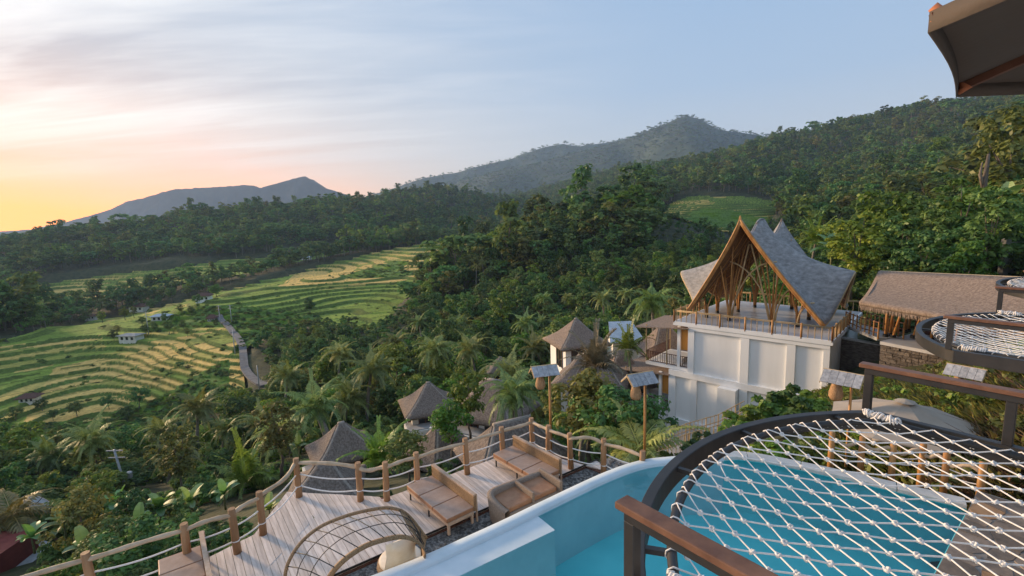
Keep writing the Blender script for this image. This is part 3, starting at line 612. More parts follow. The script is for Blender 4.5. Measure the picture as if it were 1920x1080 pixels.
def woods():
    # far wooded hills as one mass
    X, Y = wood_points(80000, -57, 57, 175, 1500); k = thin(X, Y, 3.6+np.clip((np.hypot(X, Y)-200)/300, 0, 2.6)); X = X[k]; Y = Y[k]
    Z = H(X, Y); zb = Hbase(X, Y); ok = ~field_mask(X, Y, zb)
    px, py = projn(X, Y, zb)
    open2 = in_poly(px, py, [(395,560),(480,545),(760,500),(820,520),(750,600),(700,625),(470,640),(400,600)]) & (Y < 330); ok &= ~open2
    tx, ty = projn(X, Y, Z+10.0); bx_, by_ = projn(X, Y, Z); low = ((bx_ > 1215) & (bx_ < 1480) & (Y < 330) & (ty < 440) & (by_ > 362)); low = low[ok]     # keep the view on to the right-hand terraces open
    X, Y, Z = X[ok], Y[ok], Z[ok]; n = len(X); r = np.hypot(X, Y)
    s0_ = 1; idx = rng.choice(8, n, p=[.21, .17, .15, .10, .13, .11, .07, .06]); s = np.clip(rng.lognormal(-.2, .32, n), .4, 1.7)
    s = np.where(rng.random(n) < 0.05, s*1.4, s); s = np.where(low, s*.28, s); left = X < -0.15*Y; s = np.where(left & (Y > 240) & (Y < 380), s*0.75, s)
    scatter('hill_wood', 'dense dark green woods covering the hills around the valley', 'woods', FAR+FPALM, np.stack([X, Y, Z-0.3], 1), np.stack([s*rng.uniform(.9, 1.2, n), s*rng.uniform(.9, 1.2, n), s*rng.uniform(.85, 1.15, n)], 1), rng.uniform(0, 6.28, n), idx)
    P = []
    for V, num in ((mt_peak, 14000), (mt_right, 9000), (mt_mid, 5000)):
        f = V[:V.shape[0]*6//10].reshape(-1, 3); f = np.concatenate([f, f]); q = f[rng.choice(len(f), min(num, len(f)), replace=False)]; P.append(q+rng.normal(size=q.shape)*np.array([8, 8, 0.5]))
    P = np.concatenate(P); n = len(P); s = np.clip(rng.lognormal(-.35, .35, n), .3, 1.5)*np.clip(np.hypot(P[:, 0], P[:, 1])/2300, 0.75, 1.35)
    scatter('mountain_wood', 'distant forest clothing the mountain slopes', 'woods', FAR[:3]+FAR[5:], P, np.stack([s*1.7, s*1.7, s*0.7], 1), rng.uniform(0, 6.28, n), rng.integers(0, 4, n))
woods()
# ------------------------------------------------------------------ sky nets (steel frame, rope net, guard rails)
NAZ = math.radians(-37.6); SV = Vector((math.sin(NAZ), math.cos(NAZ), 0)); NV = Vector((math.cos(NAZ), -math.sin(NAZ), 0))
NZ = -1.8
def snz(s, n, z): return SV*s + NV*n + Vector((0, 0, z))
NET_LA = (math.radians(174), 0.152); NET_LB = (math.radians(101), 0.133)
def ring_path(n0, r, inset, seg=40):
    """outline in (s, n): near straight side, round nose, far straight side"""
    cs, half = -0.34, 1.66; h = half-inset; a = math.asin(h/r); P = [(-0.45, n0-h)]
    for k in range(seg+1):
        t = -a+2*a*k/seg; P.append((cs+r*math.cos(t), n0+r*math.sin(t)))
    P.append((-0.45, n0+h)); return P
def sweep_box(P, w, h, z):          # rectangular section along a path in (s, n), top at z
    mb = MB(); m = len(P); L_ = []; 
    for i in range(m):
        a = Vector(P[max(i-1, 0)]); b = Vector(P[min(i+1, m-1)]); d = (b-a).normalized(); nn = Vector((-d.y, d.x)); L_.append((Vector(P[i])-nn*w/2, Vector(P[i])+nn*w/2))
    V = []
    for a, b in L_: V += [snz(a.x, a.y, z), snz(b.x, b.y, z), snz(b.x, b.y, z-h), snz(a.x, a.y, z-h)]
    Fs = [(i*4+k, i*4+(k+1) % 4, i*4+4+(k+1) % 4, i*4+4+k) for i in range(m-1) for k in range(4)]+[(3, 2, 1, 0), tuple((m-1)*4+k for k in range(4))]
    return mb.add(V, Fs)
def net_sag(s, n, n0): 
    u = min(1.0, abs(n-n0)/1.5); return -0.10*(1-u*u)*(1 if s < 1.2 else max(0, (1.8-s)/0.6))
def knot_mesh():
    mb = MB(); r = random.Random(3)
    for k in range(3):
        a = k*1.05; pts = [(0.013*math.cos(t+a)*1.0, 0.013*math.sin(t+a), 0.008*math.sin(2*t+k)) for t in np.linspace(0, 5.2, 7)]; mb.tube(pts, 0.0085, 5)
    return mb.mesh('knot', M['rope'], True)
KNOT = knot_mesh()
def sky_net(n0, label, detail=True):
    root = empty('rope_net_hammock', snz(0.4, n0, NZ)); tag(root, label, 'net', 'rope nets in steel frames along the terrace')
    fr = sweep_box(ring_path(n0, 2.335, 0.035), 0.07, 0.15, NZ).build('outer_frame', M['steel'], root); bevel(fr, 0.005)
    inner = ring_path(n0, 2.16, 0.17, 40); MB().tube([snz(s, n, NZ-0.02) for s, n in inner], 0.027, 10).build('inner_ring', M['steel'], root, True)
    for t in (-0.62, -0.2, 0.2, 0.62):
        MB().beam(snz(-0.34+2.16*math.cos(t), n0+2.16*math.sin(t), NZ-0.03), snz(-0.34+2.31*math.cos(t), n0+2.31*math.sin(t), NZ-0.03), 0.035, 0.03).build('bracket', M['steel'], root)
    for sd in (-1, 1):          # guard rails on the straight sides
        nn = n0+sd*1.625; a = snz(1.42, nn, NZ); gr = MB().beam(snz(1.42, nn, NZ+0.36), snz(-0.45, nn, NZ+0.36), 0.06, 0.05).build('rail_bar', M['steel'], root); bevel(gr, 0.004)
        hr = MB().beam(snz(1.46, nn, NZ+0.405), snz(-0.45, nn, NZ+0.405), 0.095, 0.036).build('handrail', M['handrail'], root); bevel(hr, 0.006, 2)
        for s in (1.39, 0.5):
            pb = MB().beam(snz(s, nn, NZ+0.0), snz(s, nn, NZ+0.336), 0.06, 0.06, up=SV).build('rail_post', M['steel'], root); bevel(pb, 0.004)
    # ropes: two families knotted where they cross
    da = Vector((math.sin(NET_LA[0]), math.cos(NET_LA[0]), 0))*NET_LA[1]; db = Vector((math.sin(NET_LB[0]), math.cos(NET_LB[0]), 0))*NET_LB[1]
    org = Vector((at(1412, 1000, 1.0).x, 0, 0))*0 + gp(1180+775/3.375, 760+860/3.375, NZ)+NV*(n0-3.38)
    cs, R = -0.34, 2.16
    def inside(p, g=0.0):
        s = p.dot(SV); n = p.dot(NV)-n0; return s > -0.45 and abs(n) < 1.49-g and math.hypot(s-cs, n) < R-g
    N_ = 40 if detail else 40; rr = 0.0049
    pts = {}
    for i in range(-N_, N_+1):
        for j in range(-N_, N_+1):
            p = org+da*i+db*j
            if inside(p, 0.045): pts[(i, j)] = p
    jit = {k: Vector((random.gauss(0, .006), random.gauss(0, .006), random.gauss(0, .004))) for k in pts}
    def P3(k):
        p = pts[k]; s = p.dot(SV); n = p.dot(NV); return Vector((p.x, p.y, NZ+net_sag(s, n, n0)))+jit[k]
    def edge_hit(p, d):
        a, b = 0.0, 1.6
        for _ in range(24):
            m = (a+b)/2
            if inside(p+d*m): a = m
            else: b = m
        return p+d*a
    def strands(ax):
        lines = {}
        for (i, j) in pts: lines.setdefault(j if ax == 0 else i, []).append(i if ax == 0 else j)
        d = da if ax == 0 else db
        for c, L_ in lines.items():
            L_.sort(); runs = [[L_[0]]]
            for q in L_[1:]:
                if q == runs[-1][-1]+1: runs[-1].append(q)
                else: runs.append([q])
            for run in runs:
                ks = [(q, c) if ax == 0 else (c, q) for q in run]; path = [P3(k) for k in ks]
                for end, sg in ((0, -1), (-1, 1)):
                    k = ks[end]; e = edge_hit(pts[k], d*sg); s = e.dot(SV)
                    if s < -0.44: ext = [Vector((e.x, e.y, NZ))]
                    else:
                        out = (e-path[end]); out.z = 0; out.normalize(); e = Vector((e.x, e.y, NZ-0.02))
                        ext = [e-out*0.022+Vector((0, 0, 0.028)), e+out*0.003+Vector((0, 0, 0.036)), e+out*0.03+Vector((0, 0, 0.018)), e+out*0.034+Vector((0, 0, -0.012)), e+out*0.01+Vector((0, 0, -0.036))]
                    if end == 0: path = ext[::-1]+path
                    else: path = path+ext
                if len(path) > 1: MB().tube(path, rr, 6).build('rope', M['rope'], root, True)
    strands(0); strands(1)
    ks = sorted(pts, key=lambda k: P3(k).length)
    big, rest = (ks[:290], ks[290:]) if detail else ([], ks)
    for k in big: link('knot', KNOT, root, loc=P3(k), rot=(random.uniform(-.5, .5), random.uniform(-.5, .5), random.uniform(0, 6.28)), scale=(.92,)*3)
    if rest:
        mb = MB(); base = [v.co.copy() for v in KNOT.vertices]; fs = [tuple(f.vertices) for f in KNOT.polygons]
        for k in rest:
            c = P3(k); a = random.uniform(0, 6.28); R_ = Matrix.Rotation(a, 3, 'Z'); mb.add([R_ @ (b*.9)+c for b in base], fs)
        tag(mb.build('knots', M['rope'], root, True), kind='stuff')
    # the thick tie-off with loose coils at the far corner
    e = snz(1.28, n0+1.5, NZ+0.0); r = random.Random(int(n0*10)); mb = MB(); pth = []
    for k in range(90):
        f = k/89; w_ = .018+.016*math.sin(math.pi*f*3.2)**2; pth.append(e+SV*(0.10-0.26*f+.01*math.sin(k*.9))+NV*(w_*math.sin(k*.8)-.03*f)+Vector((0, 0, .02+w_*math.cos(k*.8)+0.006*r.uniform(-1, 1))))
    mb.tube(pth, 0.0085, 5).build('rope_tie', M['rope'], root, True)
    e = snz(1.18, n0-1.46, NZ+0.0); mb = MB(); pth = []
    for k in range(60):
        f = k/59; pth.append(e+SV*(0.12-0.24*f)+NV*(0.04*math.sin(k*1.25))+Vector((0, 0, 0.035*math.cos(k*1.25)+0.01*r.uniform(-1, 1))))
    mb.tube(pth, 0.010, 5).build('rope_tie', M['rope'], root, True)
sky_net(3.38, 'nearest white rope net in a dark steel frame above the pool')
sky_net(9.5, 'middle rope net in a dark steel frame before the thatched pavilion', False)
sky_net(15.6, 'farthest rope net at the right picture edge, over the thatch', False)
# the terrace floor the nets hang from
mb = MB(); mb.prism([snz(-0.46, -3, 0)[:2], snz(-0.46, 22, 0)[:2], snz(-5, 22, 0)[:2], snz(-5, -3, 0)[:2]], NZ-0.45, NZ+0.02); tag(mb.build('upper_terrace', M['concrete']), 'concrete edge of the upper terrace', kind='structure')

# ------------------------------------------------------------------ parasol overhead at the right
def octo_parasol(name, label, c, corner_az, R_, z_edge, z_top, cm, pole_bottom, trim=None, ribs=True):
    root = empty(name, (c[0], c[1], pole_bottom)); tag(root, label, 'parasol')
    pts = [Vector((c[0]+R_*math.sin(corner_az+k*math.pi/4), c[1]+R_*math.cos(corner_az+k*math.pi/4), z_edge)) for k in range(8)]; top = Vector((c[0], c[1], z_top))
    for k in range(8):
        a, b = pts[k], pts[(k+1) % 8]; G = []
        for i in range(9):
            f = i/8; row = []
            for j in range(9):
                q = j/8; e = a.lerp(b, q); sag = 0.10*R_*0.3*math.sin(math.pi*q)*f; inn = 1-0.012*math.sin(math.pi*q)*f*f
                p = top.lerp(e, f); p = Vector((c[0]+(p.x-c[0])*inn, c[1]+(p.y-c[1])*inn, p.z-sag*0.25*(1-f)-0.02*math.sin(math.pi*f))); row.append(p)
            G.append(row)
        pan = MB().grid(G).build('canopy_panel', cm, root, True)
        edge = [G[8][j] for j in range(9)]; vl = MB().grid([[p for p in edge], [p+Vector((0, 0, -0.035*R_)) for p in edge]]).build('valance', cm, root, True); solid(vl, 0.006)
        if ribs: MB().beam(a+Vector((0, 0, -0.02)), top.lerp(a, 0.05)+Vector((0, 0, -0.05)), 0.022, 0.03).build('rib', M['brownwood'], root)
        if trim: MB().tube([a+Vector((0, 0, 0.012)), a.lerp(top, 0.02)+Vector((0, 0, -0.03)), a+Vector((0, 0, -0.035))], [0.012, 0.022, 0.012], 6).build('rib_end_cap', trim, root, True)
    MB().tube([(c[0], c[1], pole_bottom), (c[0], c[1], z_top+0.04)], 0.025, 8).build('pole', M['brownwood'], root)
    MB().lathe([(0.14*R_, 0.0), (0.06*R_, 0.05), (0.01, 0.08)], (c[0], c[1], z_top-0.015), 8).build('vent_cap', cm, root)
    return root
octo_parasol('large_parasol', 'taupe canvas parasol overhead, its corner at the top right', (2.52, 0.817), math.radians(-22.8), 1.5, 0.50, 0.98, M['canvas'], NZ, M['canvastrim'])
pc = at(1698, 752, 13.5)
octo_parasol('beige_parasol', 'pale beige parasol below the steel net frames', (pc.x, pc.y), 0.25, 1.9, pc.z-0.62, pc.z, M['beige'], -7.6)

# ------------------------------------------------------------------ lower deck: planks, posts, rails, ropes
DZ = -7.0
post_tops = [(160,1040),(345,985),(434,957),(486,925),(555,862),(671,870),(722,869),(780,851),(872,824),(940,803),(996,786),(1028,800),(1068,815),(1132,825),(1205,848)]
PT = [gp(x, y, DZ+1.0) for x, y in post_tops]
# a few more posts carry the line on beyond the left picture edge
PT = [PT[0]+(PT[0]-PT[1])*1.6, ] + PT
def clip_half(poly, a, n):      # keep side where (p-a).n >= 0
    out = []
    for i in range(len(poly)):
        p, q = Vector(poly[i]), Vector(poly[(i+1) % len(poly)]); dp, dq = (p-a).dot(n), (q-a).dot(n)
        if dp >= 0: out.append(p)
        if (dp >= 0) != (dq >= 0): out.append(p.lerp(q, dp/(dp-dq)))
    return out
deck_root = empty('timber_deck', (-2, 11, DZ)); tag(deck_root, 'pale weathered timber deck below the pool', kind='structure')
gA, gB = Vector((-1.76, 10.34)), Vector((1.62, 12.77)); gd = (gB-gA).normalized(); gn = Vector((-gd.y, gd.x))
def planks(poly, d, w, z, start=0.0):
    d = Vector(d).normalized(); n = Vector((-d.y, d.x)); ts = [Vector(p).dot(n) for p in poly]; t = math.floor(min(ts)/w)*w
    while t < max(ts):
        c = clip_half(clip_half([Vector(p) for p in poly], n*(t+0.004), n), n*(t+w-0.004), -n)
        if len(c) >= 3:
            ar = abs(sum(c[i].x*c[(i+1) % len(c)].y-c[(i+1) % len(c)].x*c[i].y for i in range(len(c))))/2
            if ar > 0.01:
                cen = sum((Vector((p.x, p.y, 0)) for p in c), Vector())/len(c)
                dz = random.uniform(-0.004, 0.004)
                # build along local x so the grain follows the board
                ang = math.atan2(d.y, d.x); Rm = Matrix.Rotation(-ang, 2); loc2 = [Rm @ (p-Vector((cen.x, cen.y))) for p in c]
                me = MB().prism([tuple(p) for p in loc2], -0.03, 0.0).mesh('plank', M['deck'])
                o = bpy.data.objects.new('plank', me); col.objects.link(o); o.parent = deck_root; o.matrix_parent_inverse = Matrix.Translation(deck_root.location).inverted()
                o.location = (cen.x, cen.y, z+dz); o.rotation_euler = (0, 0, ang)
        t += w
# left part of the deck and right part (boards change direction slightly at the notch)
nt0 = gp(690, 944, DZ).xy
E0 = gA-gd*8.5; lp = [PT[i].xy for i in range(0, 7)]
def off(p, k=0.16): return p
ln_out = Vector((-0.45, 0.3))
left_poly_pts = [PT[0].xy+Vector((-.12, .1)), PT[1].xy+Vector((-.1, .12)), PT[2].xy+Vector((-.05, .12)), PT[4].xy+Vector((-.22, .0)), PT[5].xy+Vector((-.42, .22)), PT[6].xy+Vector((.5, .16))]
dl = Vector((1.30, -1.82)); dr = Vector((1.17, -1.62))
spl = nt0
# left: convex pieces fan from the gravel edge
gl = lambda k: gA+gd*k
planks([left_poly_pts[0], left_poly_pts[1], left_poly_pts[2], gl(-4.6), gl(-7.6)], dl, 0.145, DZ)
planks([left_poly_pts[2], left_poly_pts[3], left_poly_pts[4], Vector((-4.9, 10.9)), gl(-4.6)], dl, 0.145, DZ)
planks([left_poly_pts[4], left_poly_pts[5], gl(-1.05), gl(-4.6), Vector((-4.9, 10.9))], dl, 0.145, DZ)
planks([nt0+Vector((0.02, -.02)), PT[8].xy+Vector((-.12, .12)), PT[11].xy+Vector((-.05, .35)), PT[11].xy+Vector((.28, .2)), PT[12].xy+Vector((.2, .12)), PT[14].xy+Vector((.05, .25)), gl(5.0), gl(-1.05)], dr, 0.145, DZ)
# joists under the deck edge
for a, b in ((left_poly_pts[0], left_poly_pts[2]), (left_poly_pts[3], left_poly_pts[4]), (left_poly_pts[4], left_poly_pts[5]), (nt0, PT[11].xy+Vector((0, .3))), (PT[11].xy+Vector((.25, .2)), PT[14].xy+Vector((0, .2))), (gl(-7.6), gl(5.0))):
    MB().beam((a.x, a.y, DZ-0.13), (b.x, b.y, DZ-0.13), 0.08, 0.18).build('edge_joist', M['brownwood'], deck_root)
for p in PT[1:15:2]: MB().tube([(p.x, p.y, DZ-4.5), (p.x, p.y, DZ-0.05)], 0.09, 8).build('support_post', M['brownwood'], deck_root)
fence = empty('rope_deck_fence', (PT[6].x, PT[6].y, DZ)); tag(fence, 'log post railing with white ropes round the timber deck', 'fence')
r = random.Random(5)
for i, p in enumerate(PT):
    b = Vector((p.x+r.uniform(-.03, .03), p.y+r.uniform(-.03, .03), DZ-0.02)); tp = p+Vector((0, 0, 0.04))
    o = MB().tube([b, b.lerp(tp, .3)+Vector((r.uniform(-.008, .008), 0, 0)), b.lerp(tp, .7), tp], [0.083, 0.079, 0.075, 0.07], 12).build('post', M['post'], fence, True)
    o.data.polygons[-1].use_smooth = False
    MB().tube([b.lerp(tp, .30)-Vector((0, 0, .012)), b.lerp(tp, .30)+Vector((0, 0, .012))], 0.085, 10).build('rope_ring', M['rope'], fence, True)
sag_up = {4: -0.03, 5: -0.16, 6: 0.10, 12: -0.02}
for i in range(len(PT)-1):
    a = PT[i]+Vector((0, 0, -0.10)); b = PT[i+1]+Vector((0, 0, -0.10)); bow = [0.02, 0.0, 0.05, 0.06, -0.10, 0.12, -0.10, 0.03, 0.02, 0.02, 0.0, 0.02, 0.02, 0.14, 0.04][i % 15]
    wig = 0.05 if i in (4, 6, 13) else 0.015
    pts = []; side = (b-a).cross(Vector((0, 0, 1))).normalized()
    for k in range(11):
        f = k/10; pts.append(a.lerp(b, f)+Vector((0, 0, bow*math.sin(math.pi*f)*0.6))+side*(wig*math.sin(2*math.pi*f+i)))
    MB().tube(pts, [0.048+0.006*math.sin(k*1.7+i) for k in range(11)], 8).build('top_rail', M['railwood'], fence, True)
    for hz, sg in ((0.62, 0.05), (0.30, 0.07)):
        a2 = Vector((PT[i].x, PT[i].y, DZ+hz)); b2 = Vector((PT[i+1].x, PT[i+1].y, DZ+hz)); L_ = (b2-a2).length
        MB().tube([a2.lerp(b2, k/8)+Vector((0, 0, -sg*L_*0.9*math.sin(math.pi*k/8))) for k in range(9)], 0.017, 6).build('rope', M['rope'], fence, True)

# ------------------------------------------------------------------ pool
RZ = -6.2
WZ = RZ-0.10
def ctrl(pts, n=6, closed=False):       # Catmull-Rom through points
    out = []; m = len(pts)
    for i in range(m-1):
        p0, p1, p2, p3 = [Vector(pts[max(0, min(m-1, i+k))]) for k in (-1, 0, 1, 2)]
        for k in range(n):
            t = k/n; out.append(0.5*((2*p1)+(p2-p0)*t+(2*p0-5*p1+4*p2-p3)*t*t+(3*p1-p0-3*p2+p3)*t**3))
    out.append(Vector(pts[-1])); return out
outer = [gp(x, y, RZ).xy for x, y in ((760, 1053), (860, 1010), (940, 974), (998, 946), (1100, 898), (1145, 879), (1180, 867), (1215, 859), (1254, 855), (1330, 849), (1400, 848))]
outer = ctrl([(-7.2, 5.0), (-4.75, 6.7)]+[tuple(p) for p in outer]+[(7.4, 11.05), (9.43, 9.6)], 4)
def inset(P, d):
    o = []
    for i, p in enumerate(P):
        t = (P[min(i+1, len(P)-1)]-P[max(i-1, 0)]).normalized(); o.append(p+Vector((t.y, -t.x))*d)
    return o
inner = inset(outer, 0.29)
stoneA, stoneB = Vector((9.04, 9.14)), Vector((6.93, 7.45)); sdir = (stoneB-stoneA).normalized()
near_right = stoneA+sdir*9.0; near_left = Vector((-4.0, 2.2))
pool = empty('swimming_pool', (2, 9, RZ)); tag(pool, 'turquoise swimming pool with a pale rim', 'pool')
def strip(name, A, B, za, zb, m, parent, smooth=False):
    return MB().grid([[Vector((p.x, p.y, za)) for p in A], [Vector((p.x, p.y, zb)) for p in B]]).build(name, m, parent, smooth)
# rim: rounded top made of three strips, split where the grey coping begins
cut = 46
def rim(A, B, m, nm):
    mid = [(a+b)/2 for a, b in zip(A, B)]
    G = [[Vector((p.x, p.y, RZ-1.3)) for p in A], [Vector((p.x, p.y, RZ-0.05)) for p in A], [Vector((a.x*.9+b.x*.1, a.y*.9+b.y*.1, RZ)) for a, b in zip(A, B)], [Vector((a.x*.12+b.x*.88, a.y*.12+b.y*.88, RZ)) for a, b in zip(A, B)], [Vector((p.x, p.y, RZ-0.04)) for p in B], [Vector((p.x, p.y, RZ-1.5)) for p in B]]
    MB().grid([g[::-1] for g in G]).build(nm, m, pool, True)
rim(outer[:cut], inner[:cut], M['rim'], 'rim')
# grey stone coping slabs along the far right side
for i in range(cut-1, len(outer)-1, 3):
    j = min(i+3, len(outer)-1); q = [outer[k] for k in range(i, j+1)]+[inner[k]+(outer[k]-inner[k])*-0.12 for k in range(j, i-1, -1)]
    cen = sum(q, Vector((0, 0)))/len(q); q = [cen+(p-cen)*0.992 for p in q]; o = MB().prism(q, RZ-0.07, RZ+0.02).build('coping_slab', M['coping'], pool); bevel(o, 0.01)
strip('end_wall', outer[cut-1:], outer[cut-1:], RZ-0.07, RZ-1.5, M['coping'], pool); strip('end_lining', inner[cut-1:], inner[cut-1:], RZ-0.07, RZ-1.5, M['pooltile'], pool)
bed = [p for p in inner]+[near_right, near_left]
MB().prism(bed, RZ-1.62, RZ-1.5).build('pool_floor', M['pooltile'], pool)
MB().beam((stoneA.x, stoneA.y, RZ-0.80), (near_right.x, near_right.y, RZ-0.80), 0.04, 1.5).build('side_lining', M['pooltile'], pool)
# light underwater ledge on the valley side
la, lb = gp(1000, 974, RZ-.25), gp(1030, 995, RZ-.25)
lw = Vector((0.80, 0.0)); ldir = (Vector((1.56, 10.46))-Vector((-0.37, 9.18))).normalized(); ln_ = Vector((ldir.y, -ldir.x))
l0 = Vector((la.x, la.y)); MB().prism([l0-ln_*0.0, l0+ln_*0.74, l0+ln_*0.74-ldir*9, l0-ldir*9], RZ-1.5, RZ-0.085).build('pool_ledge', M['rim'], pool)
def water_mat():
    m = bpy.data.materials.new('pool_water'); m.use_nodes = True; nt = m.node_tree; nt.nodes.clear(); N = nt.nodes.new; L = nt.links.new
    out = N('ShaderNodeOutputMaterial'); tr = N('ShaderNodeBsdfTransparent'); tr.inputs[0].default_value = (0.74, 0.975, 0.975, 1); g = N('ShaderNodeBsdfGlossy'); g.inputs['Roughness'].default_value = 0.03; fr = N('ShaderNodeFresnel'); fr.inputs['IOR'].default_value = 1.33
    n = N('ShaderNodeTexNoise'); tc = N('ShaderNodeTexCoord'); L(tc.outputs['Object'], n.inputs['Vector']); n.inputs['Scale'].default_value = 1.8; n.inputs['Detail'].default_value = 3; bp = N('ShaderNodeBump'); bp.inputs['Strength'].default_value = 0.35; bp.inputs['Distance'].default_value = 0.05; L(n.outputs[0], bp.inputs['Height']); L(bp.outputs[0], g.inputs['Normal']); L(bp.outputs[0], fr.inputs['Normal'])
    mx = N('ShaderNodeMixShader'); L(fr.outputs[0], mx.inputs[0]); L(tr.outputs[0], mx.inputs[1]); L(g.outputs[0], mx.inputs[2]); L(mx.outputs[0], out.inputs[0]); return m
wat = MB(); n_ = len(bed); wat.add([(p.x, p.y, WZ) for p in bed], [tuple(range(n_))[::-1]]); wo = wat.build('water', water_mat(), pool)
# stone paving right of the pool: one slab per stone
pave = empty('flagstone_terrace', (9, 8, RZ)); tag(pave, 'brown and ochre flagstone terrace beside the pool', kind='structure')
sn_ = Vector((-sdir.y, sdir.x));  sn_ = sn_ if sn_.x > 0 else -sn_
MB().prism([stoneA-sdir*1.2, near_right, near_right+sn_*6.0, stoneA-sdir*1.2+sn_*6.0], RZ-3.0, RZ-0.012).build('bedding', M['joint'], pave)
r = random.Random(11); rows = []
def stones():
    # jittered quad cells, shrunk to leave joints
    nu, nv, su, sv = 20, 13, 0.52, 0.46; G = {}
    for i in range(nu+1):
        for j in range(nv+1):
            ju = 0 if i in (0, nu) else r.uniform(-.17, .17); jv = 0 if j in (0, nv) else r.uniform(-.15, .15); G[i, j] = stoneA-sdir*1.15+sdir*((i*su)+ju)+sn_*((j*sv)+jv)
    for i in range(nu):
        for j in range(nv):
            if r.random() < 0.0: continue
            q = [G[i, j], G[i+1, j], G[i+1, j+1], G[i, j+1]]; c = sum(q, Vector((0, 0)))/4
            # chamfer one or two corners so that stones are irregular
            q2 = []
            for k in range(4):
                p = q[k]
                if r.random() < 0.45: a, b = q[k-1], q[(k+1) % 4]; q2 += [p.lerp(a, r.uniform(.1, .3)), p.lerp(b, r.uniform(.1, .3))]
                else: q2.append(p)
            q2 = [c+(p-c)*0.95 for p in q2]; o = MB().prism(q2, RZ-0.05, RZ+r.uniform(-.004, .006)).build('flagstone', M['flagorange'] if r.random() < 0.24 else M['flag'], pave)
stones()
# small log fence beyond the coping
pf = empty('pool_end_fence', (7.6, 11.4, RZ)); tag(pf, 'low orange log fence with ropes behind the pool coping', 'fence')
fp = [gp(1560, 868, RZ), gp(1618, 878, RZ), gp(1678, 890, RZ), gp(1735, 893, RZ), gp(1780, 912, RZ), gp(1850, 935, RZ)]
fp = [Vector((p.x, p.y, RZ))+Vector((0.2, 0.35, 0)) for p in fp]
for p in fp: MB().tube([p+Vector((0, 0, -0.6)), p+Vector((0, 0, 0.62))], [0.075, 0.068], 10).build('post', M['bamboo'], pf, True)
for a, b in zip(fp, fp[1:]):
    MB().tube([a.lerp(b, k/6)+Vector((0, 0, 0.40+0.07*math.sin(k*1.1+a.x))) for k in range(7)], 0.045, 8).build('top_rail', M['railwood'], pf, True)
    for hz in (0.25, 0.1): MB().tube([a.lerp(b, k/6)+Vector((0, 0, hz-0.04*math.sin(math.pi*k/6))) for k in range(7)], 0.013, 6).build('rope', M['rope'], pf, True)

# pebble strip between deck and pool
gs = empty('pebble_strip', (0, 11, DZ)); tag(gs, 'dark pebble strip between deck and pool wall', kind='structure')
q0, q1 = gl(-9), gl(5.6); MB().prism([q0-gn*0.02, q1-gn*0.02, q1-gn*1.35, q0-gn*1.35], DZ-0.4, DZ-0.075).build('pebble_bed', M['gravel'], gs)
rr_ = np.random.default_rng(4); pv = []; pfq = []; 
for k in range(2600):
    u = rr_.uniform(-6, 5.5); v = rr_.uniform(0.05, 1.3); c = gl(u)-gn*v; s = rr_.uniform(0.025, 0.06); a = rr_.uniform(0, 6.28); o = len(pv)
    for dx, dy, dz in ((1, 0, 0), (0, .8, 0), (-1, 0, 0), (0, -.8, 0), (0, 0, .6)): pv.append((c.x+s*(dx*math.cos(a)-dy*math.sin(a)), c.y+s*(dx*math.sin(a)+dy*math.cos(a)), DZ-0.075+s*dz))
    pfq += [(o, o+1, o+4), (o+1, o+2, o+4), (o+2, o+3, o+4), (o+3, o, o+4)]
tag(link('pebbles', np_mesh('pebbles', pv, pfq, M['gravel']), gs), kind='stuff')
# slim steel edging between boards and pebbles
MB().beam((gl(-8).x, gl(-8).y, DZ+0.005), (gl(5).x, gl(5).y, DZ+0.005), 0.012, 0.05).build('steel_edging', M['black'], gs)

# ------------------------------------------------------------------ furniture on the deck
def daybed(label, A, B, C):
    """A front-left seat corner, B front-right, C back-right (seat top)"""
    A, B, C = [Vector((p.x, p.y, 0)) for p in (A, B, C)]; ux = (B-A); Lb = ux.length; ux.normalize(); uy = Vector((-ux.y, ux.x, 0)); uy = uy if uy.dot(C-B) > 0 else -uy; Wb = 0.78
    root = empty('rattan_daybed', (A.x, A.y, DZ)); tag(root, label, 'daybed', 'daybeds on the timber deck')
    def w(x, y, z): return A+ux*x+uy*y+Vector((0, 0, DZ+z))
    def bx(x0, x1, y0, y1, z0, z1):
        m = MB(); P = [w(x, y, z) for x in (x0, x1) for y in (y0, y1) for z in (z0, z1)]; return m.add(P, [(0, 1, 3, 2), (4, 6, 7, 5), (0, 4, 5, 1), (2, 3, 7, 6), (0, 2, 6, 4), (1, 5, 7, 3)])
    for k in range(3):
        o = bx(Lb*k/3+0.006, Lb*(k+1)/3-0.006, 0.0, Wb-0.05, 0.30, 0.405).build('seat_cushion', M['leather'], root); bevel(o, 0.02, 3); o.data.materials.append(M['leatheredge'])
        for p in o.data.polygons:
            if abs(p.normal.z) < 0.5: p.material_index = 1
    o = bx(0.0, Lb, 0.02, Wb-0.06, 0.22, 0.30).build('seat_frame', M['dayframe'], root)
    b = bx(0.0, Lb, Wb-0.05, Wb+0.02, 0.28, 0.66).build('backrest', M['rattan'], root); bevel(b, 0.01, 2)
    for x in (0.0, Lb/2-0.025, Lb-0.05): bx(x, x+0.05, Wb+0.021, Wb+0.05, 0.0, 0.68).build('back_strut', M['dayframe'], root)
    bx(0.0, Lb, Wb-0.055, Wb+0.03, 0.66, 0.70).build('top_rail', M['dayframe'], root)
    for x, y in ((0.04, 0.05), (Lb/2, 0.05), (0.04, Wb-0.1)): bx(x, x+0.03, y, y+0.03, 0.0, 0.22).build('leg', M['black'], root)
    for y in (0.03, Wb-0.12): bx(Lb-0.06, Lb-0.01, y, y+0.05, 0.0, 0.24).build('leg', M['dayframe'], root)
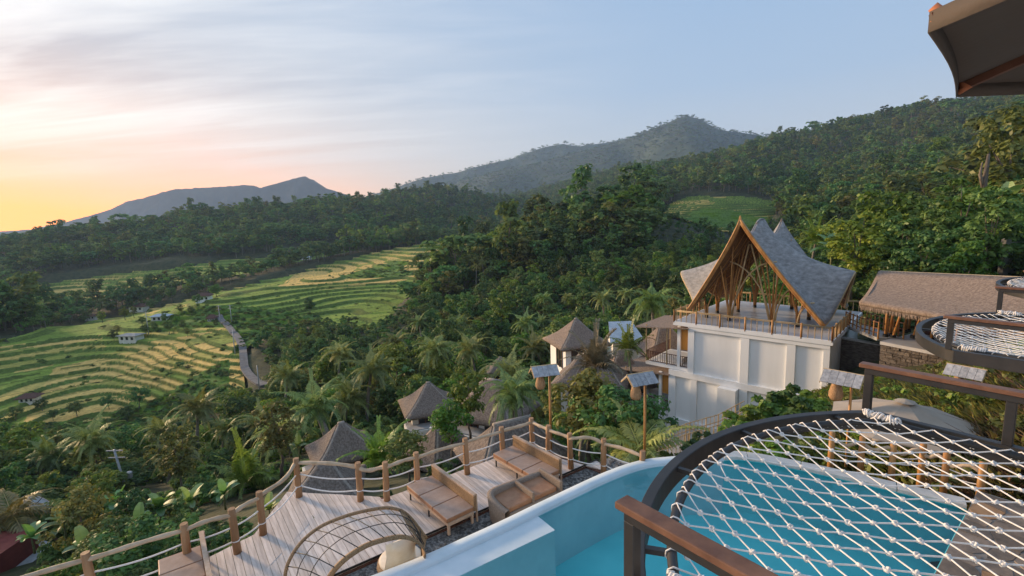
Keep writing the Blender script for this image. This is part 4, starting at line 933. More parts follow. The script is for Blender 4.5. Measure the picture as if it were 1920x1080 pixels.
daybed('three cushion daybed in the middle of the timber deck', gp(762, 910, DZ+.4), gp(838, 975, DZ+.4), gp(878, 938, DZ+.4))
daybed('three cushion daybed by the far corner of the deck', gp(924, 850, DZ+.4), gp(1010, 900, DZ+.4), gp(1040, 880, DZ+.4))
daybed('daybed cut off by the lower left picture edge', gp(296, 1050, DZ+.4), gp(300, 1150, DZ+.4), gp(370, 1140, DZ+.4))
def wicker_sofa():
    base = gp(990, 960, DZ); ux = Vector((gd.x, gd.y, 0)); uy = Vector((gn.x, gn.y, 0)); A = gp(922, 950, DZ+.35); A.z = 0; A = A - uy*0.55
    root = empty('wicker_sofa', (A.x, A.y, DZ)); tag(root, 'low brown wicker sofa behind the pool rim', 'sofa')
    Lb, Wb = 1.72, 0.80
    def w(x, y, z): return A+ux*x+uy*y+Vector((0, 0, DZ+z))
    def bx(x0, x1, y0, y1, z0, z1):
        P = [w(x, y, z) for x in (x0, x1) for y in (y0, y1) for z in (z0, z1)]; return MB().add(P, [(0, 1, 3, 2), (4, 6, 7, 5), (0, 4, 5, 1), (2, 3, 7, 6), (0, 2, 6, 4), (1, 5, 7, 3)])
    bevel(bx(0.1, Lb, 0.05, Wb-0.06, -0.05, 0.34).build('base', M['wicker'], root), 0.03, 2)
    for x in (0.15, Lb/2+0.03): bevel(bx(x, x+Lb/2-0.14, 0.10, Wb-0.02, 0.34, 0.46).build('seat_cushion', M['leatheredge'], root), 0.03, 3)
    bevel(bx(Lb/2-0.03, Lb/2+0.03, 0.06, Wb-0.04, 0.3, 0.60).build('divider', M['wicker'], root), 0.01, 2)
    # curved back along the deck side and a rounded arm at the left end
    pts = [w(0.02, -0.02, 0), w(-0.02, 0.3, 0), w(0.0, 0.62, 0), w(0.16, 0.80, 0), w(0.5, 0.86, 0), w(1.1, 0.86, 0), w(Lb, 0.86, 0)]
    P2 = ctrl([(p.x, p.y) for p in pts], 5); hts = [0.50+0.10*sm(0, 12, i) - 0.07*sm(14, 30, i) for i in range(len(P2))]; G = []
    for th, zz in ((0.0, 0.02), (0.02, 0.35), (0.05, 0.96), (-0.03, 1.0), (-0.10, 0.97), (-0.09, 0.3)):
        row = []
        for i, p in enumerate(P2):
            t = (P2[min(i+1, len(P2)-1)]-P2[max(i-1, 0)]).normalized(); nn = Vector((-t.y, t.x)); q = p+nn*th; row.append(Vector((q.x, q.y, DZ-0.05+hts[i]*zz*1.1)))
        G.append(row)
    MB().grid(G).build('curved_back', M['wicker'], root, True)
    bevel(bx(Lb-0.08, Lb, 0.0, Wb+0.04, 0.0, 0.62).build('end_arm', M['wicker'], root), 0.03, 2)
wicker_sofa()
def pod():
    """arched rattan shade over a round bed: two bowed rims with a wire grid between"""
    root = empty('rattan_pod_lounger', (-3.3, 9.2, DZ)); tag(root, 'arched rattan lounger with wire grid hood by the pool wall', 'lounger')
    front_px = [(600,1130),(612,1086),(640,1050),(680,1022),(720,1008),(755,1003),(782,1012),(797,1032),(785,1060)]
    back_px = [(532,1110),(538,1062),(562,1020),(600,988),(650,967),(700,955),(735,953),(765,966),(800,1010)]
    fh = [0.35, 0.75, 1.05, 1.25, 1.35, 1.36, 1.22, 0.95, 0.62]; bh = [0.25, 0.65, 0.95, 1.12, 1.22, 1.24, 1.20, 1.02, 0.55]
    Fp = [gp(x, y, DZ+h) for (x, y), h in zip(front_px, fh)]; Bp = [gp(x, y, DZ+h) for (x, y), h in zip(back_px, bh)]
    def cr3(P, n=5):
        xs = ctrl([(p.x, p.y) for p in P], n); zs = ctrl([(p.z, 0) for p in P], n); return [Vector((a.x, a.y, b.x)) for a, b in zip(xs, zs)]
    F_, B_ = cr3(Fp), cr3(Bp)
    # front rim: broad flat rattan band
    G = []
    for k in range(len(F_)):
        pass
    dv = [(b-f).normalized() for f, b in zip(F_, B_)]
    G = [[p for p in F_], [p+Vector((0, 0, -0.07))-d*0.05 for p, d in zip(F_, dv)], [p+Vector((0, 0, -0.10))+d*0.03 for p, d in zip(F_, dv)], [p+d*0.03 for p, d in zip(F_, dv)], [p for p in F_]]
    MB().grid(G).build('front_rim', M['rattan'], root, True)
    MB().tube(B_, 0.035, 8).build('back_rim', M['rattan'], root, True)
    for q in (0.36, 0.68): MB().tube([f.lerp(b, q)+Vector((0, 0, 0.05)) for f, b in zip(F_, B_)], 0.009, 6).build('hood_wire', M['black'], root, True)
    for k in range(2, len(F_)-1, 3): MB().tube([F_[k], F_[k].lerp(B_[k], .36)+Vector((0, 0, .05)), F_[k].lerp(B_[k], .68)+Vector((0, 0, .05)), B_[k]], 0.009, 6).build('hood_wire', M['black'], root, True)
    # woven end where the hood meets the seat
    MB().grid([[a for a in F_[-9:]], [a.lerp(b, .5)+Vector((0, 0, -.1)) for a, b in zip(F_[-9:], B_[-9:])], [b for b in B_[-9:]]]).build('woven_end', M['rattan'], root, True)
    mid = gp(752, 1062, DZ); MB().lathe([(.45, 0.0), (.48, 0.08), (.46, 0.16)], (mid.x, mid.y, DZ), 20).build('seat_base', M['rattan'], root, True)
    MB().lathe([(.42, 0.0), (.43, 0.04), (.38, 0.08)], (mid.x, mid.y, DZ+.16), 20).build('seat_pad', M['pillow'], root, True)
    pc_ = gp(752, 1034, DZ+0.55); po = empty('cream_pillow', pc_); tag(po, 'cream pillow propped in the rattan lounger', 'pillow')
    ux = Vector((0.8, 0.55, 0)).normalized(); up = Vector((0.15, -0.2, 0.97)).normalized(); nn = ux.cross(up); G1 = []
    for sgn in (1, -1):
        G = []
        for i in range(11):
            row = []
            for j in range(11):
                u = i/5-1; v = j/5-1; th = 0.12*(1-u**4)*(1-v**4)*(0.85+0.15*math.cos(2*u)); pinch = 1-0.10*(1-abs(u*v)); row.append(pc_+ux*u*0.33*pinch+up*v*0.34*pinch+nn*sgn*th)
            G.append(row)
        G1.append(G)
    m = MB(); m.grid(G1[0]); m.grid([g[::-1] for g in G1[1]]); m.build('pillow_cover', M['pillow'], po, True)
pod()

# ------------------------------------------------------------------ lantern posts with little shingled roofs
def lantern(label, top_px, Y, w, base_z, basket_side=-1, rz=0.0, tilt=0.0):
    t = at(*top_px, Y); root = empty('lantern_post', (t.x, t.y, base_z)); tag(root, label, 'lantern', 'bamboo lantern posts with small gable roofs')
    Rz = Matrix.Rotation(rz, 3, 'Z') @ Matrix.Rotation(tilt, 3, 'Y')
    def wv(x, y, z): return t+Rz @ Vector((x, y, z))
    hw, hd, hh = w/2, w*0.36, w*0.30
    for s in (-1, 1):
        for k in range(5):      # shingle boards running down each slope
            x0 = -hw+w*k/5+0.004; x1 = -hw+w*(k+1)/5-0.004; lift = 0.004*(k % 2)
            P = [wv(x0, 0, lift), wv(x1, 0, lift), wv(x1, s*hd, -hh+lift), wv(x0, s*hd, -hh+lift)]; o = MB().add(P, [(0, 1, 2, 3) if s < 0 else (3, 2, 1, 0)]).build('shingle', M['shinglepale'], root); solid(o, 0.02)
    MB().tube([wv(-hw-.02, 0, 0.012), wv(hw+.02, 0, 0.012)], 0.018, 6).build('ridge_pole', M['bamboopale'], root)
    for x in (-hw, hw):
        for s in (-1, 1): MB().beam(wv(x, 0, -0.03), wv(x, s*hd, -hh-0.03), 0.02, 0.03).build('gable_batten', M['bamboopale'], root)
    px_ = hw*0.42*-basket_side; pr = 0.045
    MB().tube([Vector((wv(px_, 0, 0).x, wv(px_, 0, 0).y, base_z-0.3)), wv(px_, 0, -0.02)], pr*.85, 8).build('pole', M['bamboo'], root, True)
    MB().beam(wv(-hw*.8, 0, -hh*.75), wv(hw*.8, 0, -hh*.75), 0.03, 0.03).build('cross_arm', M['bamboo'], root)
    bc = wv(hw*0.32*basket_side, 0, -hh*.8)
    MB().lathe([(0.03, 0.0), (0.06, -0.03), (0.10*w/.8, -0.14*w/.8), (0.145*w/.8, -0.32*w/.8), (0.15*w/.8, -0.42*w/.8), (0.11*w/.8, -0.50*w/.8)][::-1], tuple(bc), 12).build('basket_shade', M['basket'], root, True)
lantern('lantern post at the far corner of the timber deck', (1020, 686), 14.6, 0.82, DZ-.2, -1, 0.25)
lantern('lantern post beside the white building, at the deck end', (1200, 700), 13.6, 0.86, DZ-.4, -1, 0.35)
lantern('lantern post right of the white building above the parasol', (1582, 698), 14.0, 1.02, -8.6, -1, -0.85)
lantern('lantern post standing on the brushy right hillside', (1812, 688), 15.0, 0.95, -7.0, -1, -1.0)
# ------------------------------------------------------------------ white building with the bamboo saddle roof
BL, BR_ = gp(1262, 602, -9), gp(1562, 640, -9); BLEN = (BR_-BL).length; BU = (BR_-BL)/BLEN; BW = Vector((-BU.y, BU.x, 0))
def bp_(u, w, z): return BL+BU*u+BW*w+Vector((0, 0, z))
def bbox(u0, u1, w0, w1, z0, z1):
    P = [bp_(u, w, z) for u in (u0, u1) for w in (w0, w1) for z in (z0, z1)]; return MB().add(P, [(0, 2, 3, 1), (4, 5, 7, 6), (0, 1, 5, 4), (2, 6, 7, 3), (0, 4, 6, 2), (1, 3, 7, 5)])
def bamboo_building():
    root = empty('bamboo_roofed_building', bp_(5, 5, -13)); tag(root, 'white three storey building under a sweeping grey bamboo roof', 'building')
    B = lambda *a: bbox(*a)
    # storeys: upper wall set in on the left for the balcony, lower ones stepped further out
    B(1.25, BLEN-.15, 0.25, 11.6, -4.45, -0.32).build('upper_wall', M['white'], root)
    B(-0.35, BLEN-.15, 0.25, 11.6, -8.6, -4.45).build('middle_wall', M['white'], root)
    B(-1.55, BLEN-.15, 0.25, 11.6, -14.5, -8.6).build('lower_wall', M['white'], root)
    # flat pilasters and bands that frame the panels
    for u0, u1, z0, z1 in ((1.25, 1.75, -4.2, -.32), (5.35, 5.95, -4.2, -.32), (8.5, 9.05, -4.2, -.32), (10.75, BLEN-.15, -7.2, -.32), (-0.35, .25, -8.6, -4.7), (1.55, 2.05, -8.6, -4.7), (5.35, 5.95, -8.2, -4.7), (8.5, 9.05, -7.2, -4.7), (-1.55, -1.0, -14, -8.9), (0.7, 1.2, -12.4, -8.9), (3.6, 4.1, -9.6, -8.9)):
        B(u0, u1, 0.09, 0.248, z0, z1).build('pilaster', M['white'], root)
    for u0, u1, z0, z1 in ((1.25, BLEN-.15, -.62, -.32), (1.25, BLEN-.15, -4.7, -4.2), (-.35, 1.25, -4.7, -4.2), (-.35, 4.0, -8.9, -8.4), (4.0, 5.95, -8.5, -8.0)):
        B(u0, u1, 0.06, 0.245, z0, z1).build('band', M['white'], root)
    B(3.95, 5.3, -0.55, 0.22, -8.4, -4.72).build('projecting_bay', M['white'], root)
    for u0, u1, z0, z1 in ((7.4, 8.3, -6.8, -5.5), (9.1, 10.6, -6.6, -5.3)):
        o = B(u0, u1, 0.2, 0.246, z0, z1).build('window', M['darkglass'], root); B(u0-.06, u0, 0.15, .244, z0-.06, z1+.06).build('window_frame', M['brownwood'], o); B(u1, u1+.06, 0.15, .244, z0-.06, z1+.06).build('window_frame', M['brownwood'], o)
    B(9.1, 10.6, 0.1, 0.19, -5.6, -5.25).build('window_blind', M['bamboo'], root)
    # roof terrace slab
    s = B(0, BLEN, 0, 12.2, -.32, 0).build('terrace_slab', M['white'], root); B(0.12, BLEN-.12, 0.12, 12.08, 0.003, 0.03).build('terrace_floor', M['floor'], root)
    # terrace fence: stout posts, thin balusters, two rails
    def fence_line(a, b, step=1.75, baluster=True):
        L_ = math.hypot(b[0]-a[0], b[1]-a[1]); n = max(1, round(L_/step))
        for k in range(n+1):
            f = k/n; u = a[0]+(b[0]-a[0])*f; w = a[1]+(b[1]-a[1])*f; MB().tube([bp_(u, w, -.1), bp_(u, w, 1.0)], 0.075, 8).build('fence_post', M['bamboo'], root, True)
        for z in (0.92, 0.84): MB().tube([bp_(a[0]+(b[0]-a[0])*k/4, a[1]+(b[1]-a[1])*k/4, z+(.02 if k % 2 else 0)) for k in range(5)], 0.032, 6).build('fence_rail', M['bamboopale'], root, True)
        m = round(L_/0.42)
        for k in range(m):
            f = (k+.5)/m; u = a[0]+(b[0]-a[0])*f; w = a[1]+(b[1]-a[1])*f; MB().tube([bp_(u, w, 0), bp_(u, w, .84)], 0.026, 6).build('baluster', M['bamboopale'], root)
    fence_line((.06, .06), (BLEN-.06, .06), 1.9); fence_line((BLEN-.06, .06), (BLEN-.06, 6.5), 1.2); fence_line((.06, .06), (.06, 6.5), 1.2); fence_line((.06, 12.1), (BLEN-.06, 12.1), 2.2)
    # saddle roof: ridge with raised ends and a hump, eaves lifting to a wing tip on each side
    W0, W1 = 0.9, 11.0
    rk = [(0.0, 8.25), (0.07, 7.5), (0.16, 6.95), (0.25, 7.2), (0.33, 7.8), (0.42, 8.05), (0.52, 8.0), (0.60, 7.6), (0.68, 7.0), (0.80, 6.6), (0.90, 6.9), (0.96, 7.25), (1.0, 7.85)]
    xs = np.array([q[0] for q in rk]); zs = np.array([q[1] for q in rk])
    def smooth_interp(t):
        v = 0.0
        for d in (-.03, -.015, 0, .015, .03): v += np.interp(min(1, max(0, t+d)), xs, zs)
        return v/5 if 0.04 < t < .96 else float(np.interp(t, xs, zs))
    n, m = 48, 22
    def surf(side):
        G = []
        for i in range(n+1):
            t = i/n; w_r = W0+(W1-W0)*t; zr = smooth_interp(t)
            if t < 0.12: w_r -= 0.5*(1-t/.12)**2
            if t > 0.9: w_r += 0.4*((t-.9)/.1)**2
            lift = math.exp(-((t-0.5)/0.19)**2); foot = 0.72
            ue = (10.45+0.95*lift) if side > 0 else (0.55-2.5*lift); ze = foot+((3.35 if side > 0 else 2.65)*lift); we = 1.5+(10.4-1.5)*t
            ur = 4.9; row = []
            for j in range(m+1):
                q = j/m; sag = (0.55*lift+0.10)*math.sin(math.pi*q)*(1-0.25*q)
                u = ur+(ue-ur)*q; w = w_r+(we-w_r)*(q**0.7); z = zr+(ze-zr)*(q**(0.92-0.22*lift)) - sag*0.9
                row.append(bp_(u, w, z))
            G.append(row)
        return G
    for side in (-1, 1):
        G = surf(side)
        GG = G if side > 0 else [row[::-1] for row in G]
        roof = MB().grid([row[::-1] for row in GG]).build('roof', M['shingle'], root, True); solid(roof, 0.10, 1)
        # bamboo ceiling just under the shingles
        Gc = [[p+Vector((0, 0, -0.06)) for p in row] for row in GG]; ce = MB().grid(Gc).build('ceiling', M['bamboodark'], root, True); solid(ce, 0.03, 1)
        for i in range(1, n, 3): MB().tube([p+Vector((0, 0, -0.12)) for p in G[i]], 0.03, 5).build('rafter', M['bamboo'], root)
        for k, (of, rr) in enumerate(((0.0, .085), (0.13, .06), (0.26, .06))):      # verge bundle on the front gable
            MB().tube([p+Vector((0, 0, -of*.9))-BW*(0.04-0.03*k)-BU*0.02*k*side for p in G[0]], rr, 7).build('verge_pole', M['bamboo'], root, True)
        MB().tube([p+Vector((0, 0, -.02))+BW*.04 for p in G[-1]], 0.08, 6).build('verge_pole', M['bamboo'], root, True)
        MB().tube([row[-1]+Vector((0, 0, -.03)) for row in G], 0.085, 6).build('eave_pole', M['bamboopale'], root, True)
    tip = bp_(4.9, .4, 8.3); MB().tube([tip, tip+Vector((0, 0, .22))-BW*.05], [.1, .03], 6).build('gable_finial', M['bamboo'], root)
    tip = bp_(4.9, 11.35, 7.8); MB().lathe([(.5, -1.3), (.3, -.5), (.04, 0.25)], tuple(tip), 8).build('rear_spire', M['thatch2'], root, True)
    # dark curved lip of the ridge hump
    hump = [surf(1)[i][0]+Vector((0, 0, .1)) for i in range(16, 30)]; MB().tube(hump, 0.08, 6).build('ridge_lip', M['shingle'], root, True)
    # bamboo pole clusters spreading from black plinths
    rnd = random.Random(21)
    def roof_z(u, w):
        t = min(1, max(0, (w-1.5)/8.9)); zr = smooth_interp(t); lift = math.exp(-((t-.5)/.19)**2); ue = (10.45+.95*lift) if u > 4.9 else (.55-2.5*lift); ze = .72+((3.35 if u > 4.9 else 2.65)*lift); q = min(1, abs(u-4.9)/abs(ue-4.9)); return zr+(ze-zr)*q**(.92-.22*lift)-(.55*lift+.1)*math.sin(math.pi*q)*(1-.25*q)*.9-.12
    for (u, w, k) in ((1.7, 2.7, 3), (1.75, 5.0, 6), (3.6, 2.5, 7), (1.76, 9.4, 6), (3.5, 9.4, 6), (6.74, 2.75, 6), (6.34, 10.2, 5), (8.4, 3.2, 6), (8.5, 6.3, 6), (8.3, 9.2, 6), (3.0, 6.5, 5)):
        MB().lathe([(.16, 0), (.15, .22), (.1, .26)], tuple(bp_(u, w, .03)), 8).build('plinth', M['black'], root)
        for q in range(k):
            a = q*2*math.pi/k+rnd.uniform(-.3, .3); sp = rnd.uniform(0.5, 1.25)
            tu, tw = u+math.cos(a)*sp, w+math.sin(a)*sp; tw = min(10.8, max(1.4, tw)); zt = min(roof_z(tu, tw), 6.2)
            b0 = bp_(u+math.cos(a)*.07, w+math.sin(a)*.07, .15); b1 = bp_(u+math.cos(a)*.12, w+math.sin(a)*.12, 1.1); b2 = bp_((u*.45+tu*.55), (w*.45+tw*.55), zt*.62); MB().tube([b0, b1, b2, bp_(tu, tw, zt)], [.062, .06, .055, .045], 6).build('bamboo_pole', M['bamboo'], root, True)
    # long poles to the gable and crossing arches seen in the front opening
    for (u0, z0, u1, z1) in ((3.7, .3, 5.0, 6.3), (6.6, .3, 5.15, 6.3), (6.9, .3, 7.05, 4.6)):
        MB().tube([bp_(u0, 2.6, z0), bp_((u0+u1)/2+.05, 2.45, (z0+z1)/2), bp_(u1, 2.3, z1)], .065, 7).build('gable_pole', M['bamboopale'], root, True)
    for u0, u1, um in ((3.8, 7.0, .9), (6.6, 2.8, -.9), (7.0, 8.4, .3), (8.5, 9.6, .3)):
        pts = []
        for k in range(9):
            f = k/8; h_ = 4.6 if abs(u1-u0) > 2 else 2.7; h_ = 1.7 if u0 > 8 else h_; pts.append(bp_(u0+(u1-u0)*f**1.6, 2.65-.3*f, .4+h_*math.sin(f*math.pi/2)))
        MB().tube(pts, .06, 7).build('arch_pole', M['bamboopale'], root, True)
    # balconies on the left: canopy, posts, rails, dark rooms, bed
    for (u0, zf, zc, wv_) in ((-2.6, -3.95, -.55, 5.2), (-4.6, -8.1, -4.75, 5.2)):
        u1 = 1.25 if zf > -5 else -.35
        B(u0, u1, .3, wv_, zf-.25, zf).build('balcony_floor', M['white'], root)
        cano = MB().add([bp_(u0-.9, -.1, zc-.35), bp_(u1+.1, -.1, zc+.12), bp_(u1+.1, wv_+.6, zc+.12), bp_(u0-.9, wv_+.6, zc-.35)], [(0, 1, 2, 3)]).build('balcony_canopy', M['thatch2'], root); solid(cano, .08)
        for u, w in ((u0, .4), (u0, wv_-.1), (u0+1.9, .4)): MB().tube([bp_(u, w, zf), bp_(u, w, zc-.1)], .05, 7).build('balcony_post', M['bamboopale'], root)
        B(u1-1.0, u1-.75, .3, .5, zf, zc+.1).build('column', M['white'], root)
        for a, b in (((u0, .4), (u1, .4)), ((u0, .4), (u0, wv_))):
            L_ = math.hypot(b[0]-a[0], b[1]-a[1])
            for z in (.95, .1): MB().tube([bp_(a[0], a[1], zf+z), bp_(b[0], b[1], zf+z)], .03, 6).build('balcony_rail', M['brownwood'], root)
            for k in range(int(L_/.16)):
                f = (k+.5)/int(L_/.16); MB().beam(bp_(a[0]+(b[0]-a[0])*f, a[1]+(b[1]-a[1])*f, zf+.1), bp_(a[0]+(b[0]-a[0])*f, a[1]+(b[1]-a[1])*f, zf+.95), .035, .035, up=BW).build('baluster', M['brownwood'], root)
        B(u1-.02, u1+.0, .9, wv_, zf+.05, zc-.1).build('room_opening', M['darkglass'], root)
        B(u1-.8, u1-.03, .55, .62, zf+1.5, zc-.2).build('rolled_blind', M['orange'], root)
        B(u0+.9, u1-.9, 1.2, 3.2, zf+.05, zf+.5).build('lounge_bed', M['linen'], root)
    B(-4.2, -1.56, .35, .5, -10.6, -8.7).build('yellow_blind', M['yellow'], root)
    B(-4.4, -1.56, .5, 5, -14.5, -8.4).build('terrace_room', M['brownwood'], root)
bamboo_building()

# stair railing running along the foot of the building
def stair_rail():
    P = [gp(1222, 866, -15.9), gp(1290, 842, -15.3), gp(1345, 826, -14.9), gp(1395, 800, -14.0)]
    root = empty('bamboo_stair_railing', P[0]); tag(root, 'thin bamboo railing of the stairs before the white building', 'railing')
    for off_ in (Vector((0, 0, 0)), Vector((0.5, 1.1, .25))):
        Q = [p+off_ for p in P]
        for z in (1.05, .55): MB().tube([q+Vector((0, 0, z)) for q in Q], .03, 6).build('rail', M['bamboopale'], root)
        for a, b in zip(Q, Q[1:]):
            n = int((b-a).length/.28)
            for k in range(n): c = a.lerp(b, k/n); MB().tube([c+Vector((0, 0, -.3)), c+Vector((0, 0, 1.1 if k % 4 == 0 else 1.05))], .022 if k % 4 else .04, 5).build('baluster', M['bamboopale'], root)
    st = MB()
    for a, b in zip(P, P[1:]):
        for k in range(6):
            c = a.lerp(b, k/6)+Vector((.25, .55, -.15)); d = a.lerp(b, (k+1)/6)+Vector((.25, .55, -.15)); MB().beam(c, d, 1.2, .16).build('step', M['concrete'], root)
stair_rail()

# ------------------------------------------------------------------ thatched pavilion on the right
def pavilion():
    A, B_ = at(1650, 513, 33), at(1990, 530, 22.5); root = empty('thatched_pavilion', at(1700, 640, 28)); tag(root, 'long thatched pavilion on bamboo columns, right of the building', 'pavilion')
    el = at(1612, 572, 29.0); er = at(1990, 640, 19.0)
    d = (B_-A); d.z = 0; d.normalize(); back = Vector((-d.y, d.x, 0)); back = back if back.y > 0 else -back
    n = 40; G = []
    for j, q in enumerate(np.linspace(0, 1, 12)):
        row = []
        for i in range(n+1):
            f = i/n; tp = A.lerp(B_, f); bt = el.lerp(er, f); p = tp.lerp(bt, q)+Vector((0, 0, -.22*math.sin(math.pi*q)))
            if j == 11: p += Vector((0, 0, -.05*random.random()))
            row.append(p)
        G.append(row)
    f_ = MB().grid(G).build('front_thatch', M['thatch2'], root, True); solid(f_, .22, 1)
    Gb = [[(A.lerp(B_, i/n)).lerp((A.lerp(B_, i/n)+back*4.2+Vector((0, 0, -2.9))), q) for i in range(0, n+1, 4)] for q in np.linspace(0, 1, 5)]
    o = MB().grid([g[::-1] for g in Gb]).build('back_thatch', M['thatch2'], root, True); solid(o, .2, 1)
    hip = MB().add([A, el, A+back*4.2+Vector((0, 0, -2.9))], [(0, 1, 2)]).build('hip_thatch', M['thatch2'], root); solid(hip, .2, 1)
    MB().tube([A+Vector((0, 0, .1)), B_+Vector((0, 0, .1))], .11, 7).build('ridge_cap', M['bamboopale'], root)
    # straw fringe
    r = np.random.default_rng(9); V = []; Fq = []; T = []
    for k in range(1500):
        f = r.random(); p = np.array(el.lerp(er, f))+np.array([0, 0, -.02])+np.array(back)*r.uniform(-.05, .2); h = r.uniform(.12, .34); s = np.array(d)*.03; o = len(V); V += [p-s, p+s, p+np.array([r.normal()*.03, 0, -h])]; Fq.append((o, o+1, o+2)); T.append(r.random())
    tag(link('straw_fringe', np_mesh('straw_fringe', np.array(V), np.array(Fq), M['thatch2'], tint=T), root), kind='stuff')
    # floor slab on a stacked-stone base
    s0, s1 = gp(1650, 640, -8.7), gp(1765, 662, -8.7); sd = (s1-s0).normalized(); s1 = s0+sd*9; sb = Vector((-sd.y, sd.x, 0)); sb = sb if sb.y > 0 else -sb
    MB().prism([s0.xy, s1.xy, (s1+sb*5.5).xy, (s0+sb*5.5).xy], -8.9, -8.7).build('floor_slab', M['floor'], root)
    # stones of the base wall, laid in courses
    r2 = random.Random(8); L_ = 9.0; zc = -8.9
    MB().prism([(s0+sd*.1+sb*.12).xy, (s1+sb*.12).xy, (s1+sb*5.4).xy, (s0+sd*.1+sb*5.4).xy], -12, -8.92).build('wall_core', M['stonewall'], root)
    while zc > -11.2:
        hgt = r2.uniform(.16, .26); x = 0.05
        while x < 5.5:
            ln_ = r2.uniform(.25, .6); c = s0+sd*(x+ln_/2)+sb*(.06+r2.uniform(-.03, .03)); M3 = Matrix((sd, sb, Vector((0, 0, 1)))).transposed(); MB().box((c.x, c.y, zc-hgt/2), (ln_-.03, .2, hgt-.025), M3).build('stone', M['stonewall'], root); x += ln_
        zc -= hgt
    # bamboo columns
    for (px, py, h, tu) in ((1660, 632, 2.6, 0), (1668, 630, 2.6, .15), (1674, 634, 2.7, .55), (1697, 624, 2.5, 0), (1703, 622, 2.5, .1), (1712, 634, 2.8, .6), (1722, 624, 2.6, 0), (1745, 640, 2.8, .2), (1790, 650, 2.8, .2)):
        b = gp(px, py, -8.7); MB().tube([b, b+sd*tu+Vector((0, 0, h))], [.09, .075], 8).build('column', M['bamboo'], root, True); MB().lathe([(.17, 0), (.15, .22)], tuple(b), 8).build('plinth', M['black'], root)
    # back wall: dark timber boards
    for k in range(16):
        c = s0+sd*(.2+k*.55)+sb*4.2; M3 = Matrix((sd, sb, Vector((0, 0, 1)))).transposed(); MB().box((c.x, c.y, -7.6), (.5, .06, 2.2), M3).build('back_board', M['brownwood'], root)
    # walkway with railing towards the white building
    a, b = bp_(BLEN+.3, 6.8, -.2), s0+sb*1.2+Vector((0, 0, -.05)); MB().beam(a, b, 1.5, .22).build('walkway', M['concrete'], root); sd2 = (b-a).normalized(); sdn = Vector((-sd2.y, sd2.x, 0))
    for q in (-.7, .7):
        for z in (1.0, .6, .3): MB().tube([a+sdn*q+Vector((0, 0, z+.1)), a.lerp(b, .5)+sdn*q+Vector((0, 0, z+.02)), b+sdn*q+Vector((0, 0, z+.1))], .035, 6).build('walkway_rail', M['brownwood'], root)
        for k in range(9): c = a.lerp(b, k/8)+sdn*q; MB().tube([c, c+Vector((0, 0, 1.15))], .05, 6).build('walkway_post', M['bamboo'], root)
pavilion()
# retaining wall below the walkway
def retaining():
    a, b = at(1556, 660, 36), at(1660, 660, 33); root = empty('retaining_wall', (a.x, a.y, -12)); tag(root, 'dark stained retaining wall between building and pavilion', 'wall')
    MB().beam((a.x, a.y, -11.2), (b.x, b.y, -11.2), .4, 3.0).build('wall_face', M['stonewall'], root); MB().beam((a.x, a.y, -9.65), (b.x, b.y, -9.65), .5, .1).build('wall_cap', M['concrete'], root)
retaining()
def grey_wall():
    a = at(1905, 455, 40); root = empty('concrete_garden_wall', (a.x, a.y, a.z-4)); tag(root, 'grey concrete wall end at the right picture edge', 'wall')
    MB().box((a.x+3, a.y+1, a.z-2), (5.6, .3, 4.0)).build('wall_panel', M['concrete'], root); MB().box((a.x, a.y+.8, a.z-1.9), (.45, .45, 4.4)).build('end_pillar', M['concrete'], root)
grey_wall()

